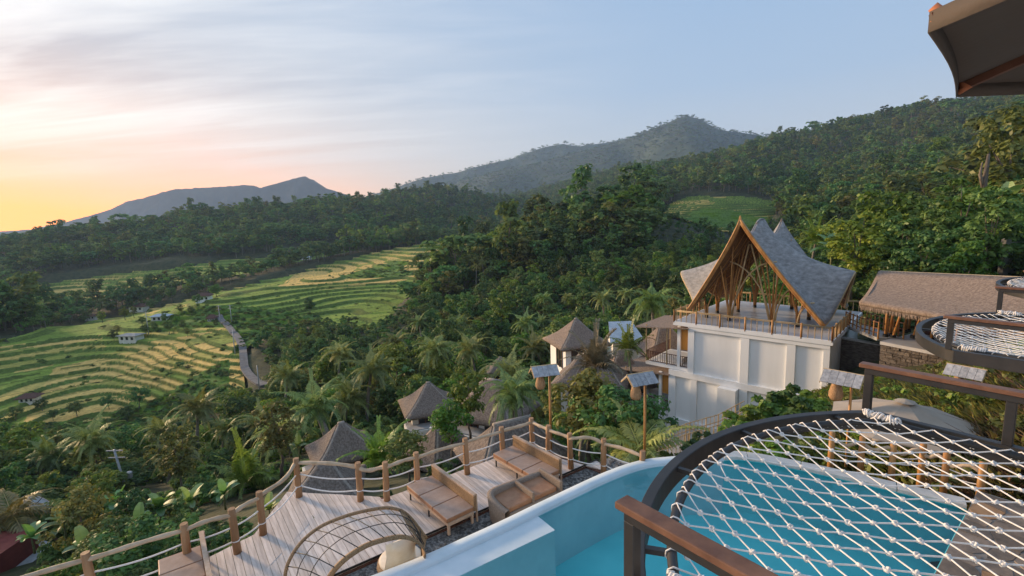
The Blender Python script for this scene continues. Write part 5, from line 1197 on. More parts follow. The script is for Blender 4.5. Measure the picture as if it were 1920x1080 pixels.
# ------------------------------------------------------------------ villas with hipped thatch
def villa(label, apex, Y, w, dpt, rh, wall_h, rz, ridge=0.0, flat=None, wallm='cream', thatch='thatch'):
    t = at(*apex, Y); ez = t.z-rh; root = empty('thatched_villa', (t.x, t.y, ez-wall_h)); tag(root, label, 'villa', 'thatched villas below the deck')
    Rz = Matrix.Rotation(rz, 3, 'Z')
    def wv(x, y, z): return Vector((t.x, t.y, t.z))+Rz @ Vector((x, y, z))
    hw, hd = w/2, dpt/2
    c = [(-hw, -hd), (hw, -hd), (hw, hd), (-hw, hd)]; rg = [(-ridge/2, 0), (ridge/2, 0)]
    rr = random.Random(int(apex[0]))
    def slope(e0, e1, r0, r1):
        G = []; nq, nf = 7, 13
        for q in range(nq):
            f = q/(nq-1); row = []
            for k in range(nf):
                s = k/(nf-1); top = Vector((r0[0]+(r1[0]-r0[0])*s, r0[1]+(r1[1]-r0[1])*s, 0)); bot = Vector((e0[0]+(e1[0]-e0[0])*s, e0[1]+(e1[1]-e0[1])*s, -rh)); p = top.lerp(bot, f); p.z -= .10*rh*math.sin(math.pi*f)+(rr.uniform(0, .06) if q == nq-1 else 0); row.append(wv(*p))
            G.append(row)
        o = MB().grid(G).build('thatch_slope', M[thatch], root, True); solid(o, .22, 1)
    slope(c[0], c[1], rg[0], rg[1]); slope(c[1], c[2], rg[1], rg[1]); slope(c[2], c[3], rg[1], rg[0]); slope(c[3], c[0], rg[0], rg[0])
    for (e, g) in ((c[0], rg[0]), (c[1], rg[1]), (c[2], rg[1]), (c[3], rg[0])):
        MB().tube([wv(*Vector((g[0], g[1], .02)).lerp(Vector((e[0], e[1], -rh+.05)), q/6)+Vector((0, 0, -.10*rh*math.sin(math.pi*q/6)+.05))) for q in range(7)], .13, 6).build('hip_ridge', M['ridgecap'], root, True)
    MB().tube([wv(rg[0][0]-.1, 0, .08), wv(rg[1][0]+.1, 0, .08)], .17, 7).build('ridge_cap', M['ridgecap'], root, True)
    ww, wd = hw*.78, hd*.78; me = MB(); P = [wv(x, y, z) for x in (-ww, ww) for y in (-wd, wd) for z in (-rh-wall_h, -rh+.35)]
    me.add(P, [(0, 1, 3, 2), (4, 6, 7, 5), (0, 4, 5, 1), (2, 3, 7, 6), (0, 2, 6, 4), (1, 5, 7, 3)]).build('wall', M[wallm], root)
    def win(x0, x1, y, z0, z1, ax='y'):
        if ax == 'y': a, b = (x0, y-.03, z0), (x1, y+.03, z1)
        else: a, b = (y-.03, x0, z0), (y+.03, x1, z1)
        P = [wv(x, yy, z) for x in (a[0], b[0]) for yy in (a[1], b[1]) for z in (a[2], b[2])]; o = MB().add(P, [(0, 1, 3, 2), (4, 6, 7, 5), (0, 4, 5, 1), (2, 3, 7, 6), (0, 2, 6, 4), (1, 5, 7, 3)]).build('window', M['darkglass'], root)
        for xx in (x0, (x0+x1)/2, x1):
            q = wv(xx, y-.05, (z0+z1)/2) if ax == 'y' else wv(y-.05, xx, (z0+z1)/2); MB().box(q, (.07, .07, z1-z0+.1), Rz).build('window_frame', M['brownwood'], o)
    win(-ww*.7, -ww*.1, -wd-.02, -rh-wall_h*.75, -rh-.2); win(ww*.2, ww*.75, -wd-.02, -rh-wall_h*.75, -rh-.2); win(-wd*.6, wd*.1, -ww-.02, -rh-wall_h*.75, -rh-.2, 'x')
    if flat:
        x0, x1, y0, y1, zt = flat; P = [wv(x, y, z) for x in (x0, x1) for y in (y0, y1) for z in (-rh-wall_h, zt)]; MB().add(P, [(0, 1, 3, 2), (4, 6, 7, 5), (0, 4, 5, 1), (2, 3, 7, 6), (0, 2, 6, 4), (1, 5, 7, 3)]).build('annex', M['cream'], root)
        P = [wv(x, y, z) for x in (x0+.12, x1-.12) for y in (y0+.12, y1-.12) for z in (zt+.003, zt+.1)]; MB().add(P, [(0, 1, 3, 2), (4, 6, 7, 5), (0, 4, 5, 1), (2, 3, 7, 6), (0, 2, 6, 4), (1, 5, 7, 3)]).build('annex_roof', M['concrete'], root)
villa('thatched villa with small flat annex, centre of the slope', (803, 720), 46, 5.2, 5.2, 2.3, 2.6, .35, .2, (-2.7, .3, -3.4, -1.2, -3.1))
villa('thatched villa peeking out left of the young palm', (640, 797), 30, 3.9, 3.7, 1.8, 2.5, .55, .2, (-2.5, -.6, -2.0, .4, -2.3))
villa('thatched roof just under the deck corner posts', (610, 875), 22, 3.2, 3.0, 1.1, 2.2, .2, .6)
villa('brown thatched roof right of the young palm below the rail', (826, 797), 28, 4.0, 3.4, 1.9, 2.6, .9, .4)
villa('broad thatched villa with long white side wall', (925, 716), 35, 5.2, 5.0, 2.3, 2.8, -.5, 1.6, (-3.6, .8, -3.3, -1.6, -2.9), 'white')
villa('low thatched roof directly behind the deck corner', (960, 795), 21, 4.4, 3.2, 1.5, 2.4, .45, 1.6)
villa('tall thatched villa with white walls left of the dry palm', (1080, 600), 52, 5.6, 5.4, 2.5, 3.0, .3, .1, None, 'white', 'thatch2')
villa('long dark thatched roof below the tall white villa', (1110, 668), 42, 6.2, 4.6, 2.2, 2.6, -.35, 2.2)
villa('brown thatched roof beside the building balconies', (1165, 660), 45, 5.0, 4.4, 3.0, 2.6, .2, .6, None, 'cream', 'thatch2')
villa('small dark thatched hut among the trees', (938, 672), 62, 3.6, 3.2, 1.6, 2.0, .1, .2)
villa('thatched roof half hidden behind the first balcony', (1245, 612), 48, 5.0, 4.4, 2.6, 2.6, .25, .8, None, 'cream', 'thatch2')
# pale sheet roof behind the palms
q = at(1165, 618, 60); ro = empty('sheet_roofed_hall', (q.x, q.y, q.z-4)); tag(ro, 'hall with a pale blue sheet roof behind the palm', 'building')
o = MB().add([(q.x-1.8, q.y-2, q.z-1.1), (q.x+2.6, q.y-2, q.z-1.2), (q.x+2.0, q.y+3, q.z+.4), (q.x-1.0, q.y+3, q.z+.4)], [(0, 1, 2, 3)]).build('sheet_roof', M['tin'], ro); solid(o, .1)
MB().box((q.x+.4, q.y+.6, q.z-2.6), (3.4, 3.6, 2.6)).build('wall', M['cream'], ro)

# ------------------------------------------------------------------ small houses and poles far out in the valley
def farm(name, label, px, Y, w, d, h, rh, rz, roofm, wallm, flat=False):
    p = ground_hit(*px); k_ = p.y/Y*.7; w *= k_; d *= k_; h *= k_; rh *= k_
    root = empty(name, (p.x, p.y, p.z), 0); tag(root, label, 'house', 'small houses among the rice fields'); Rz = Matrix.Rotation(rz, 3, 'Z'); b = Vector((p.x, p.y, p.z))
    def wv(x, y, z): return b+Rz @ Vector((x, y, z))
    P = [wv(x, y, z) for x in (-w/2, w/2) for y in (-d/2, d/2) for z in (-1.0, h)]; MB().add(P, [(0, 1, 3, 2), (4, 6, 7, 5), (0, 4, 5, 1), (2, 3, 7, 6), (0, 2, 6, 4), (1, 5, 7, 3)]).build('wall', M[wallm], root)
    o_ = .6; e = [wv(-w/2-o_, -d/2-o_, h), wv(w/2+o_, -d/2-o_, h), wv(w/2+o_, d/2+o_, h), wv(-w/2-o_, d/2+o_, h)]; r0, r1 = wv(-w*.25, 0, h+rh), wv(w*.25, 0, h+rh)
    ro_ = MB().add(e+[r0, r1], [(0, 1, 5, 4), (1, 2, 5), (2, 3, 4, 5), (3, 0, 4)]).build('roof', M[roofm], root); solid(ro_, .12, 1)
    for x in (-w*.3, 0, w*.3): MB().box(wv(x, -d/2-.03, h*.5), (w*.14, .06, h*.6), Rz).build('window', M['darkglass'], root)
farm('field_house', 'long white field house beside the road', (247, 637), 152, 8.5, 4.5, 2.2, .7, -.15, 'concrete', 'cream')
farm('field_house', 'house with pale tin roof among trees by the fields', (303, 600), 165, 7, 4, 2.0, 1.0, .1, 'tin', 'cream')
farm('field_house', 'dark roofed house at the upper left of the road', (383, 563), 205, 7.5, 5.5, 2.4, 1.8, .2, 'tile', 'white')
farm('field_house', 'brown tiled house left of the tin roof', (262, 585), 185, 7.5, 5, 2.0, 1.6, .0, 'tile', 'cream')
farm('field_house', 'tiny hut at the left end of the terraces', (172, 598), 178, 5, 3, 1.5, 1.0, .1, 'tile', 'cream')
farm('field_house', 'dark hut by round trees near the lower fields', (58, 758), 112, 4.5, 3.2, 1.4, 1.2, .2, 'tile', 'cream')
farm('field_house', 'little brown hut at the bend of the road', (398, 602), 185, 3.4, 3, 1.6, 1.8, .2, 'tile', 'cream')
farm('field_house', 'white roofed house at the far end of the ravine', (572, 487), 370, 12, 6, 2.5, 1.5, .1, 'tin', 'white')
farm('field_house', 'round dark haystack hut in the golden field', (797, 498), 300, 5, 4, 1.0, 1.6, .1, 'thatch', 'cream')
farm('field_house', 'pale house above the right green terraces', (1441, 362), 440, 10, 6, 3, 1.5, .2, 'tin', 'white')
# road
M['road'] = mat('worn_asphalt', (0.11, 0.108, 0.112), (0.19, 0.185, 0.185), .8, .85, .3, 4)
rp = ctrl([(410, 597), (424, 610), (440, 628), (454, 650), (457, 674), (460, 694), (474, 712), (496, 724)], 5); rp3 = []
for k, p in enumerate(rp):
    q = ground_hit(p.x, p.y); rp3.append(Vector((q.x, q.y, q.z)))
rz_ = [sum(rp3[max(0, i-4):i+5], Vector())/len(rp3[max(0, i-4):i+5]) for i in range(len(rp3))]; rp3 = [Vector((p.x, p.y, max(p.z, q.z)+.35)) for p, q in zip(rp3, rz_)]
sd_ = []
for i, p in enumerate(rp3):
    t = (rp3[min(i+1, len(rp3)-1)]-rp3[max(i-1, 0)]); t.z = 0; t.normalize(); nn = Vector((-t.y, t.x, 0)); sd_.append((p+nn*.95, p-nn*.95))
tag(MB().grid([[a for a, b in sd_], [b for a, b in sd_]]).build('valley_road', M['road']), 'narrow grey road winding down past the terraces', kind='structure')
solid(bpy.data.objects['valley_road'], 0.5, -1)
def pole(label, px, Y, h, cross=True, lean=0.0, cap=False):
    p = ground_hit(*px) if Y > 60 else at(*px, Y); root = empty('utility_pole', p); tag(root, label, 'pole', 'utility poles'); MB().tube([p-Vector((0, 0, 1.5)), p+Vector((lean, 0, h))], [.15, .09], 8).build('mast', M['grey'], root, True)
    if cross:
        for q in (.97, .80): MB().beam(p+Vector((lean*q-.8, 0, h*q)), p+Vector((lean*q+.8, 0, h*q)), .09, .09).build('cross_arm', M['grey'], root)
    if cap: MB().lathe([(.25, 0), (.28, .5), (.2, .6)], tuple(p+Vector((.35, 0, h*.3))), 8).build('transformer', M['grey'], root)
pole('grey utility pole with cross arm beside the tall left palm', (240, 918), 45, 4.2, True, -.75, True)
pole('slim pole at the top bend of the road', (414, 612), 168, 6.5)
pole('slim pole right of the road bend', (435, 608), 172, 6.2)
pole('slim pole by the lower road verge', (441, 665), 140, 7.0, False)
pole('pole beside the tin roofed farmhouse', (279, 628), 160, 7.5)
pole('pole by the lower curve of the road', (487, 735), 118, 6.0, False)
# house and dish at the lower left corner
def corner_house():
    p = at(-6, 1095, 24); root = empty('red_walled_house', (p.x, p.y, p.z-2)); tag(root, 'red walled house at the lower left corner', 'house')
    MB().box((p.x-1.2, p.y+.6, p.z+.4), (3.2, 3.0, 2.6)).build('wall', M['red'], root); o = MB().add([(p.x-3.2, p.y-1.6, p.z+1.0), (p.x+.9, p.y-1.4, p.z+.2), (p.x+.9, p.y+2.6, p.z+.5), (p.x-3.2, p.y+2.6, p.z+1.7)], [(0, 1, 2, 3)]).build('sheet_roof', M['grey'], root); solid(o, .06)
    for k in range(6): MB().box((p.x-.2+.22*k*.6, p.y-1.25-.02*k, p.z-.8), (.1, .04, 1.8)).build('fence_board', M['grey'], root)
    q = at(68, 945, 29); d = empty('satellite_dish', (q.x, q.y, q.z-1.6)); tag(d, 'grey satellite dish among the left palms', 'dish'); Mx = Matrix.Rotation(math.radians(38), 4, 'Y') @ Matrix.Rotation(math.radians(-22), 4, 'X')
    m = MB(); m.lathe([(.02, -.18), (.35, -.15), (.62, -.07), (.85, .06), (.87, .075), (.6, -.04), (.3, -.12), (.02, -.15)], (0, 0, 0), 20); m.v = [tuple((Mx @ Vector(v))+q) for v in m.v]; m.build('dish_bowl', M['grey'], d, True)
    MB().tube([q+Vector((0, 0, -1.8)), q+Vector((0, 0, -.1))], .05, 7).build('dish_mast', M['grey'], d); MB().tube([q, q+(Mx @ Vector((0, 0, .55)))], .025, 6).build('feed_arm', M['black'], d)
corner_house()
# ------------------------------------------------------------------ near and middle vegetation, plant by plant
NEAR = {}
for key, mm, specs in (('dark', 'leafA', [(8.5, 6.5, 1.6, 46, 62, .24), (9.5, 6, 2.2, 44, 62, .24), (7, 6.5, 1.0, 46, 62, .22)]), ('bright', 'leafB', [(7, 5.2, 1.0, 42, 60, .22), (8.5, 5, 1.6, 42, 60, .23)]), ('olive', 'leafC', [(7.5, 5, 1.4, 40, 60, .2), (9, 4.2, 1.4, 40, 60, .2)]), ('tall', 'leafA', [(13, 6.0, 4.0, 50, 62, .26), (12, 5, 4.5, 46, 62, .25)])):
    NEAR[key] = [make_tree(key+'_tree', 500+31*k+7*len(key), h, w, b, nc, pe, lf, M[mm], .2) for k, (h, w, b, nc, pe, lf) in enumerate(specs)]
BUSH = [crown_mesh('bush', M[mm], 700+k, h, w, -.35, 16, 46, .15, .9)[0] for k, (mm, h, w) in enumerate([('leafA', 1.7, 2.2), ('leafA', 1.3, 2.4), ('leafB', 1.4, 1.9), ('leafC', 1.5, 1.8), ('leafA', 2.2, 2.0)])]
PALMS = [palm_crown('palm_crown', M['palm'], 20+k, 3.5, 24, droop=1.0+.15*k) for k in range(3)]
PALMUP = [palm_crown('young_palm_crown', M['palmb'] if 'palmb' in M else M['palm'], 40+k, 3.6, 17, 1.45, .15, .85) for k in range(2)]
M['palmbright'] = leafmat('bright_palm_leaves', (0.07, 0.13, 0.014), (0.27, 0.38, 0.05), .2, .35, .05)
PALMUP = [palm_crown('young_palm_crown', M['palmbright'], 40+k, 3.6, 17, 1.45, .15, .85) for k in range(2)]
PALMYEL = palm_crown('yellowing_palm_crown', M['palmyellow'], 50, 3.3, 20, 1.0, -.6, 1.2)
PALMDRY = palm_crown('dry_palm_crown', M['palmdry'], 51, 2.3, 22, 1.56, .1, .75, 16)
PALMDARK = palm_crown('dark_palm_crown', M['palm'], 52, 2.3, 16, .95, -.5, 1.1, 22)
PTRUNK = [palm_trunk('palm_trunk', 60+k, 8.0, .15, .9) for k in range(3)]
BANANA = [banana_leaves('banana_leaves', 80+k, 9, 1.9) for k in range(3)]; BSTEM = banana_stem('banana_stem', 1)
PCLEAR = [(400,535,700,606,175),(560,465,880,545,230),(690,540,760,600,190),]
def palm(label, px, Y, crown, s=1.0, group='coconut palms on the slope', trunk=0, name='coconut_palm', rz=None, r=1.0):
    s *= 1.18 if Y < 100 else 1.1
    hw_ = 2.7*s*FPX/Y
    if Y < 100: PCLEAR.append((px[0]-hw_, px[1]-hw_*.9, px[0]+hw_, px[1]+hw_*.7, Y+.5))
    p = at(*px, Y); g = float(ground_z(np.array([p.x]), np.array([p.y]))[0]); h = max(0.8, p.z-g); root = empty(name, (p.x, p.y, g), random.uniform(0, 6.28) if rz is None else rz); tag(root, label, 'palm', group)
    c = link('crown', crown, root, False); c.location = (0, 0, h); c.scale = (s, s, s); t = link('trunk', PTRUNK[trunk], root, False); t.location = (0, 0, h); t.scale = (r*s, r*s, h/8.0); return root
P_ = palm
P_('tall coconut palm with drooping crown left of the pole', (172, 822), 50, PALMS[0], .95)
P_('coconut palm rising before the lower golden fields', (372, 765), 56, PALMS[1], 1.0, trunk=1)
P_('young palm with upright fronds left of the deck corner', (462, 905), 33, PALMUP[0], .95, 'young palms', name='young_palm')
P_('coconut palm just behind the upright young palm', (425, 805), 58, PALMS[2], .85)
P_('scruffy shaggy palm left of the corner villa', (590, 762), 44, PALMS[1], 1.0, r=1.8)
P_('tall coconut palm standing left of the annex villa', (697, 692), 52, PALMS[0], 1.0, trunk=2)
P_('young bright palm in front of the brown thatch', (712, 862), 27, PALMUP[1], .72, 'young palms', name='young_palm')
P_('coconut palm above the annex villa roof', (812, 655), 60, PALMS[2], .95)
P_('coconut palm right of the one above the annex villa', (880, 655), 68, PALMS[1], .95)
P_('coconut palm leaning over the long white wall', (898, 712), 52, PALMS[0], .8)
P_('coconut palm touching the left balconies', (1178, 655), 42, PALMUP[0], .72, 'young palms', name='young_palm')
P_('tall palm directly left of the bamboo roof', (1222, 565), 55, PALMS[2], 1.0)
P_('palm behind the right wing of the bamboo roof', (1530, 452), 58, PALMUP[1], .95, 'young palms', name='young_palm')
P_('yellowing palm at the lower left corner', (22, 965), 27, PALMYEL, .75, 'yellowing palms')
P_('dry spiky palm before the tall white villa', (1116, 690), 24, PALMDRY, .9, 'dry palms', name='dry_palm')
P_('dark feathery palm between deck corner and building', (1198, 838), 17, PALMDARK, .95, 'low dark palms', name='dark_palm', r=.7, rz=.4)
P_('dark feathery palm among the creepers by the deck', (1140, 800), 20, PALMDARK, .95, 'low dark palms', name='dark_palm', r=.7)
P_('drooping palm over the thatch behind the deck corner', (960, 735), 28, PALMS[2], .7)
P_('red brown dying palm in the upper terraces', (808, 525), 205, PALMDRY, 2.3, 'dry palms', name='dry_palm')
for k_, (x_, y_, Y_, lab_) in enumerate([(300,805,60,'right of the tall left coconut palm'),(540,705,75,'right of the lower road end'),(640,662,82,'left of the tallest middle palm'),(490,795,58,'between the young palm and the shaggy palm'),(92,852,58,'left of the tall left coconut palm'),(742,640,85,'left of the palm above the annex villa'),(862,602,108,'in the dark wood above the villas'),(985,606,98,'right of the lone rounded bright tree'),(1022,560,130,'on the lower flank of the knoll'),(785,604,102,'below the dying red palm'),(655,745,52,'just left of the annex villa palm'),(520,812,46,'left of the shaggy palm'),(955,695,56,'above the long white wall'),(1003,652,74,'left of the tall white villa'),(1130,560,105,'behind the tall white villa'),(330,850,48,'behind the columnar tree')]):
    P_('coconut palm '+lab_, (x_, y_), Y_, PALMS[k_ % 3], .9+.1*(k_ % 3), trunk=k_ % 3)
rg = random.Random(77)
for k in range(26):     # palms standing out of the wooded knoll
    x = rg.uniform(840, 1240); yc_ = 640-(x-840)*0.62+rg.uniform(-40, 130); 
    if yc_ > 640: continue
    g = ground_hit(x, yc_+18)
    if not 70 < g.y < 300: continue
    p_ = at(x, yc_, g.y); 
    P_('slim coconut palm rising from the wooded knoll', (x, yc_-8), g.y, PALMS[k % 3], rg.uniform(.75, 1.0), 'palms on the wooded knoll', trunk=k % 3)
for k in range(16):     # palm grove above the right green terraces
    x = rg.uniform(1235, 1360); g = ground_hit(x, rg.uniform(352, 366))
    p_ = projn(g.x, g.y, g.z+9.5); P_('coconut palm in the grove above the right green terraces', (float(p_[0]), float(p_[1])), g.y, PALMS[k % 3], .95, 'palm grove above the right terraces', trunk=k % 3)
def tree(label, key, px_base, s=1.0, group=None, variant=0, pos=None, rz=None, sz=1.0, name='broadleaf_tree'):
    p = ground_hit(*px_base) if pos is None else pos; t = NEAR[key][variant % len(NEAR[key])]; root = empty(name, p, rg.uniform(0, 6.28)); tag(root, label, 'tree', group or 'trees of the slope')
    c = link('crown', t['crown'], root, False); c.scale = (s, s, s*sz); q = link('trunk', t['trunk'], root, False); q.scale = (s, s, s*sz); return root
def bananas(label, pos, s=1.0, v=0, group='banana plants'):
    root = empty('banana_plant', pos, rg.uniform(0, 6.28)); tag(root, label, 'banana plant', group); link('leaves', BANANA[v % 3], root, False, scale=(s, s, s)); link('stem', BSTEM, root, False, scale=(s, s, s))
# banana clumps, lower left and right
for k, (x, y, Y, s, lab) in enumerate([(120,985,25,.75,'banana plant right of the red walled house'),(225,945,29,.9,'banana plant right below the utility pole'),(262,985,25,.8,'banana plant with pale upright leaf above the rail'),(300,955,27,.95,'bright banana plant above the second left post'),(355,945,28,.85,'banana plant right of the brightest banana plant'),(160,1030,22,.8,'banana plant low by the left rail end'),(235,1045,20,.8,'banana plant just behind the lower left rail'),(420,930,29,.8,'banana plant beneath the upright young palm'),(60,1010,23,.7,'banana plant before the red wall'),(900,770,34,.6,'small banana plant at the long white wall'),(505,960,23,.7,'banana plant left of the deck notch'),(560,840,34,.7,'banana plant left of the corner villa'),(760,700,60,.9,'banana plant in the grove above the villas'),
      (1885,385,46,1.2,'large banana plant high at the right picture edge'),(1912,440,42,.95,'broad banana plant above the grey wall'),(1745,500,44,1.2,'pale banana plant above the pavilion ridge'),(1770,515,42,1.0,'small banana plant behind the pavilion ridge'),(1850,500,42,1.1,'banana plant left of the grey wall end'),(1560,470,50,1.2,'banana plant right of the roof spire')]):
    s *= .62 if x < 1000 else .85; p = at(x, y, Y); bananas(lab, Vector((p.x, p.y, p.z-1.3*s)), s, k)
# named trees
T_ = tree
T_('rounded bright tree standing alone above the villas', 'bright', (942, 622), 1.0, variant=1, pos=at(943, 625, 105), sz=1.25)
T_('bright green tree behind the annex villa', 'bright', (745, 745), .9, pos=at(745, 735, 62))
T_('conical bright shrub tree by the long white wall', 'bright', (882, 800), .42, pos=at(882, 815, 30), variant=1, sz=1.3)
T_('green shrub tree below the long white wall', 'bright', (850, 830), .42, pos=at(848, 850, 26))
T_('orange tipped shrub beside the young bright palm', 'olive', (765, 880), .38, pos=at(768, 905, 23))
T_('slim olive tree left of the corner villa', 'olive', (530, 860), .62, pos=at(528, 880, 33), variant=1)
T_('columnar grey green tree left of the young palm', 'olive', (345, 905), .66, pos=at(345, 930, 36), variant=1, sz=1.1)
T_('creeper covered tree below the dry palm', 'olive', (1105, 860), .62, pos=at(1105, 868, 21))
T_('dark bushy tree between deck corner and building', 'dark', (1165, 860), .5, pos=at(1165, 880, 19), variant=2)
T_('large round leaved tree behind the pavilion', 'bright', (1640, 540), 1.25, pos=at(1640, 540, 52), variant=0, sz=1.15)
T_('yellow green tree right of the bamboo roof wing', 'bright', (1590, 560), .9, pos=at(1595, 545, 46), variant=1)
T_('tall ragged tree at the upper right edge', 'olive', (1860, 420), 1.5, pos=at(1870, 470, 55), variant=1, sz=1.3)
T_('leafy tree right of the tall broken trunk', 'bright', (1815, 500), 1.0, pos=at(1805, 500, 46), variant=1)
T_('spreading green tree behind the pavilion ridge', 'bright', (1700, 500), 1.0, pos=at(1715, 510, 55))
T_('bright spreading tree on the right hillside', 'bright', (1760, 275), 2.3, pos=at(1760, 300, 300), sz=.8)
T_('dark green palm-like shrub tree in the middle terraces', 'dark', (578, 585), .75, pos=ground_hit(582, 588))
for k, (x, y, s) in enumerate([(145,782,.42),(205,768,.4),(262,770,.62),(240,790,.42),(80,772,.36),(100,790,.3),(30,790,.4)]):
    T_('small round tree on the lower field edge', 'dark', (x, y), s*1.25, 'round trees on the lower fields', variant=2, pos=ground_hit(x, y))
for k, (x, y) in enumerate([(215,640),(222,632),(275,632),(290,622),(318,628),(332,612),(345,620),(252,596),(285,582),(300,575),(322,565),(235,600),(360,592),(410,590),(372,572),(340,588),(268,612),(192,606),(160,606),(352,632),(406,556),(310,610)]):
    p = ground_hit(x, y); T_('small dark tree in the hamlet between the rice fields', ['dark', 'olive', 'bright'][k % 3 if k % 2 else 0], None, rg.uniform(.38, .62)*p.y/170, 'trees of the field hamlet', k, p)
# the broken trunk at the right
p = at(1832, 470, 50); bt = empty('broken_trunk', (p.x, p.y, p.z)); tag(bt, 'tall bare broken trunk rising over the pavilion', 'tree trunk'); MB().tube([p-Vector((0, 0, 1)), p+Vector((.2, 0, 3)), p+Vector((0, 0, 6.5)), p+Vector((.15, 0, 9.6))], [.35, .3, .26, .12], 8).build('trunk', M['bark'], bt, True); MB().tube([p+Vector((0, 0, 6.2)), p+Vector((-.5, 0, 7.6)), p+Vector((-.4, 0, 8.8))], [.2, .14, .05], 6).build('stub', M['bark'], bt, True)

CLEAR = [(400,535,700,606,175),(560,465,880,545,230),(690,540,760,600,190),(750,715,862,812,46),(585,795,690,880,30),(570,850,665,930,23),(765,795,850,850,28),(890,712,990,820,35),(870,785,1000,850,21),(1032,598,1112,690,52),(1040,660,1165,745,42),(1215,405,1600,850,48),(1575,505,1930,700,37),(0,590,410,800,112),(395,585,500,732,150),(0,0,1235,585,120),(640,600,760,690,45),(230,820,300,925,44),(680,520,760,620,160),(1130,600,1290,860,45),(0,900,30,1080,25),(50,925,85,960,28),(1225,355,1470,442,300),(1560,640,1930,900,40),(1560,0,1930,330,60),(570,470,600,500,300)]
EXC = [(pc.x, pc.y, 3.0)]
def excluded(X, Y, rad):
    m = Y < 15.5
    # footprints
    for ob in bpy.data.objects:
        if ob.type == 'EMPTY' and ob.name.startswith(('thatched_villa', 'field_house', 'sheet_roofed')): m |= np.hypot(X-ob.location.x, Y-ob.location.y) < 3.4+rad*.5
    d = np.stack([X-BL.x, Y-BL.y], -1); u = d[..., 0]*BU.x+d[..., 1]*BU.y; w = d[..., 0]*BW.x+d[..., 1]*BW.y; m |= (u > -5.5-rad) & (u < BLEN+1+rad) & (w > -1.5-rad) & (w < 13+rad)
    A = np.array(at(1650, 640, 28)); m |= (X > A[0]-2-rad) & (X < A[0]+12) & (Y > 17) & (Y < 36+rad)
    for q in rp3: m |= np.hypot(X-q.x, Y-q.y) < 3.5
    return m
def blocked(X, Y, Zb, Ht, W):
    m = np.zeros(X.shape, bool); xa, yb = projn(X, Y, Zb); _, yt = projn(X, Y, Zb+Ht); hw = W/2*FPX/Y
    for (x0, y0, x1, y1, Ym) in CLEAR+PCLEAR: m |= (Y < Ym) & (xa+hw > x0) & (xa-hw < x1) & (yt < y1) & (yb > y0)
    return m
LM = [('the yellowing corner palm', 22, 965, 27), ('the satellite dish', 68, 945, 29), ('the grey utility pole', 240, 880, 45), ('the tall left coconut palm', 172, 822, 50), ('the palm before the golden fields', 372, 765, 56), ('the upright young palm', 462, 905, 33), ('the columnar grey green tree', 345, 900, 36), ('the shaggy palm', 590, 762, 44), ('the corner villa', 640, 830, 30), ('the lower road end', 490, 725, 130), ('the tall palm by the annex villa', 697, 692, 52), ('the annex villa', 803, 760, 46), ('the young bright palm', 712, 862, 27), ('the long white wall', 940, 780, 35), ('the small dark hut', 938, 680, 62), ('the lone rounded bright tree', 942, 590, 105), ('the tall white villa', 1080, 650, 52), ('the dry spiky palm', 1116, 690, 24), ('the bamboo roof', 1420, 500, 42), ('the pale sheet roof', 1165, 618, 60), ('the thatched pavilion', 1750, 520, 30), ('the broken trunk', 1832, 400, 50), ('the right green terraces', 1340, 410, 320), ('the palm behind the roof wing', 1530, 452, 58), ('the wooded knoll top', 1120, 420, 240), ('the upper golden terraces', 760, 560, 220), ('the lower field edge', 220, 790, 105)]
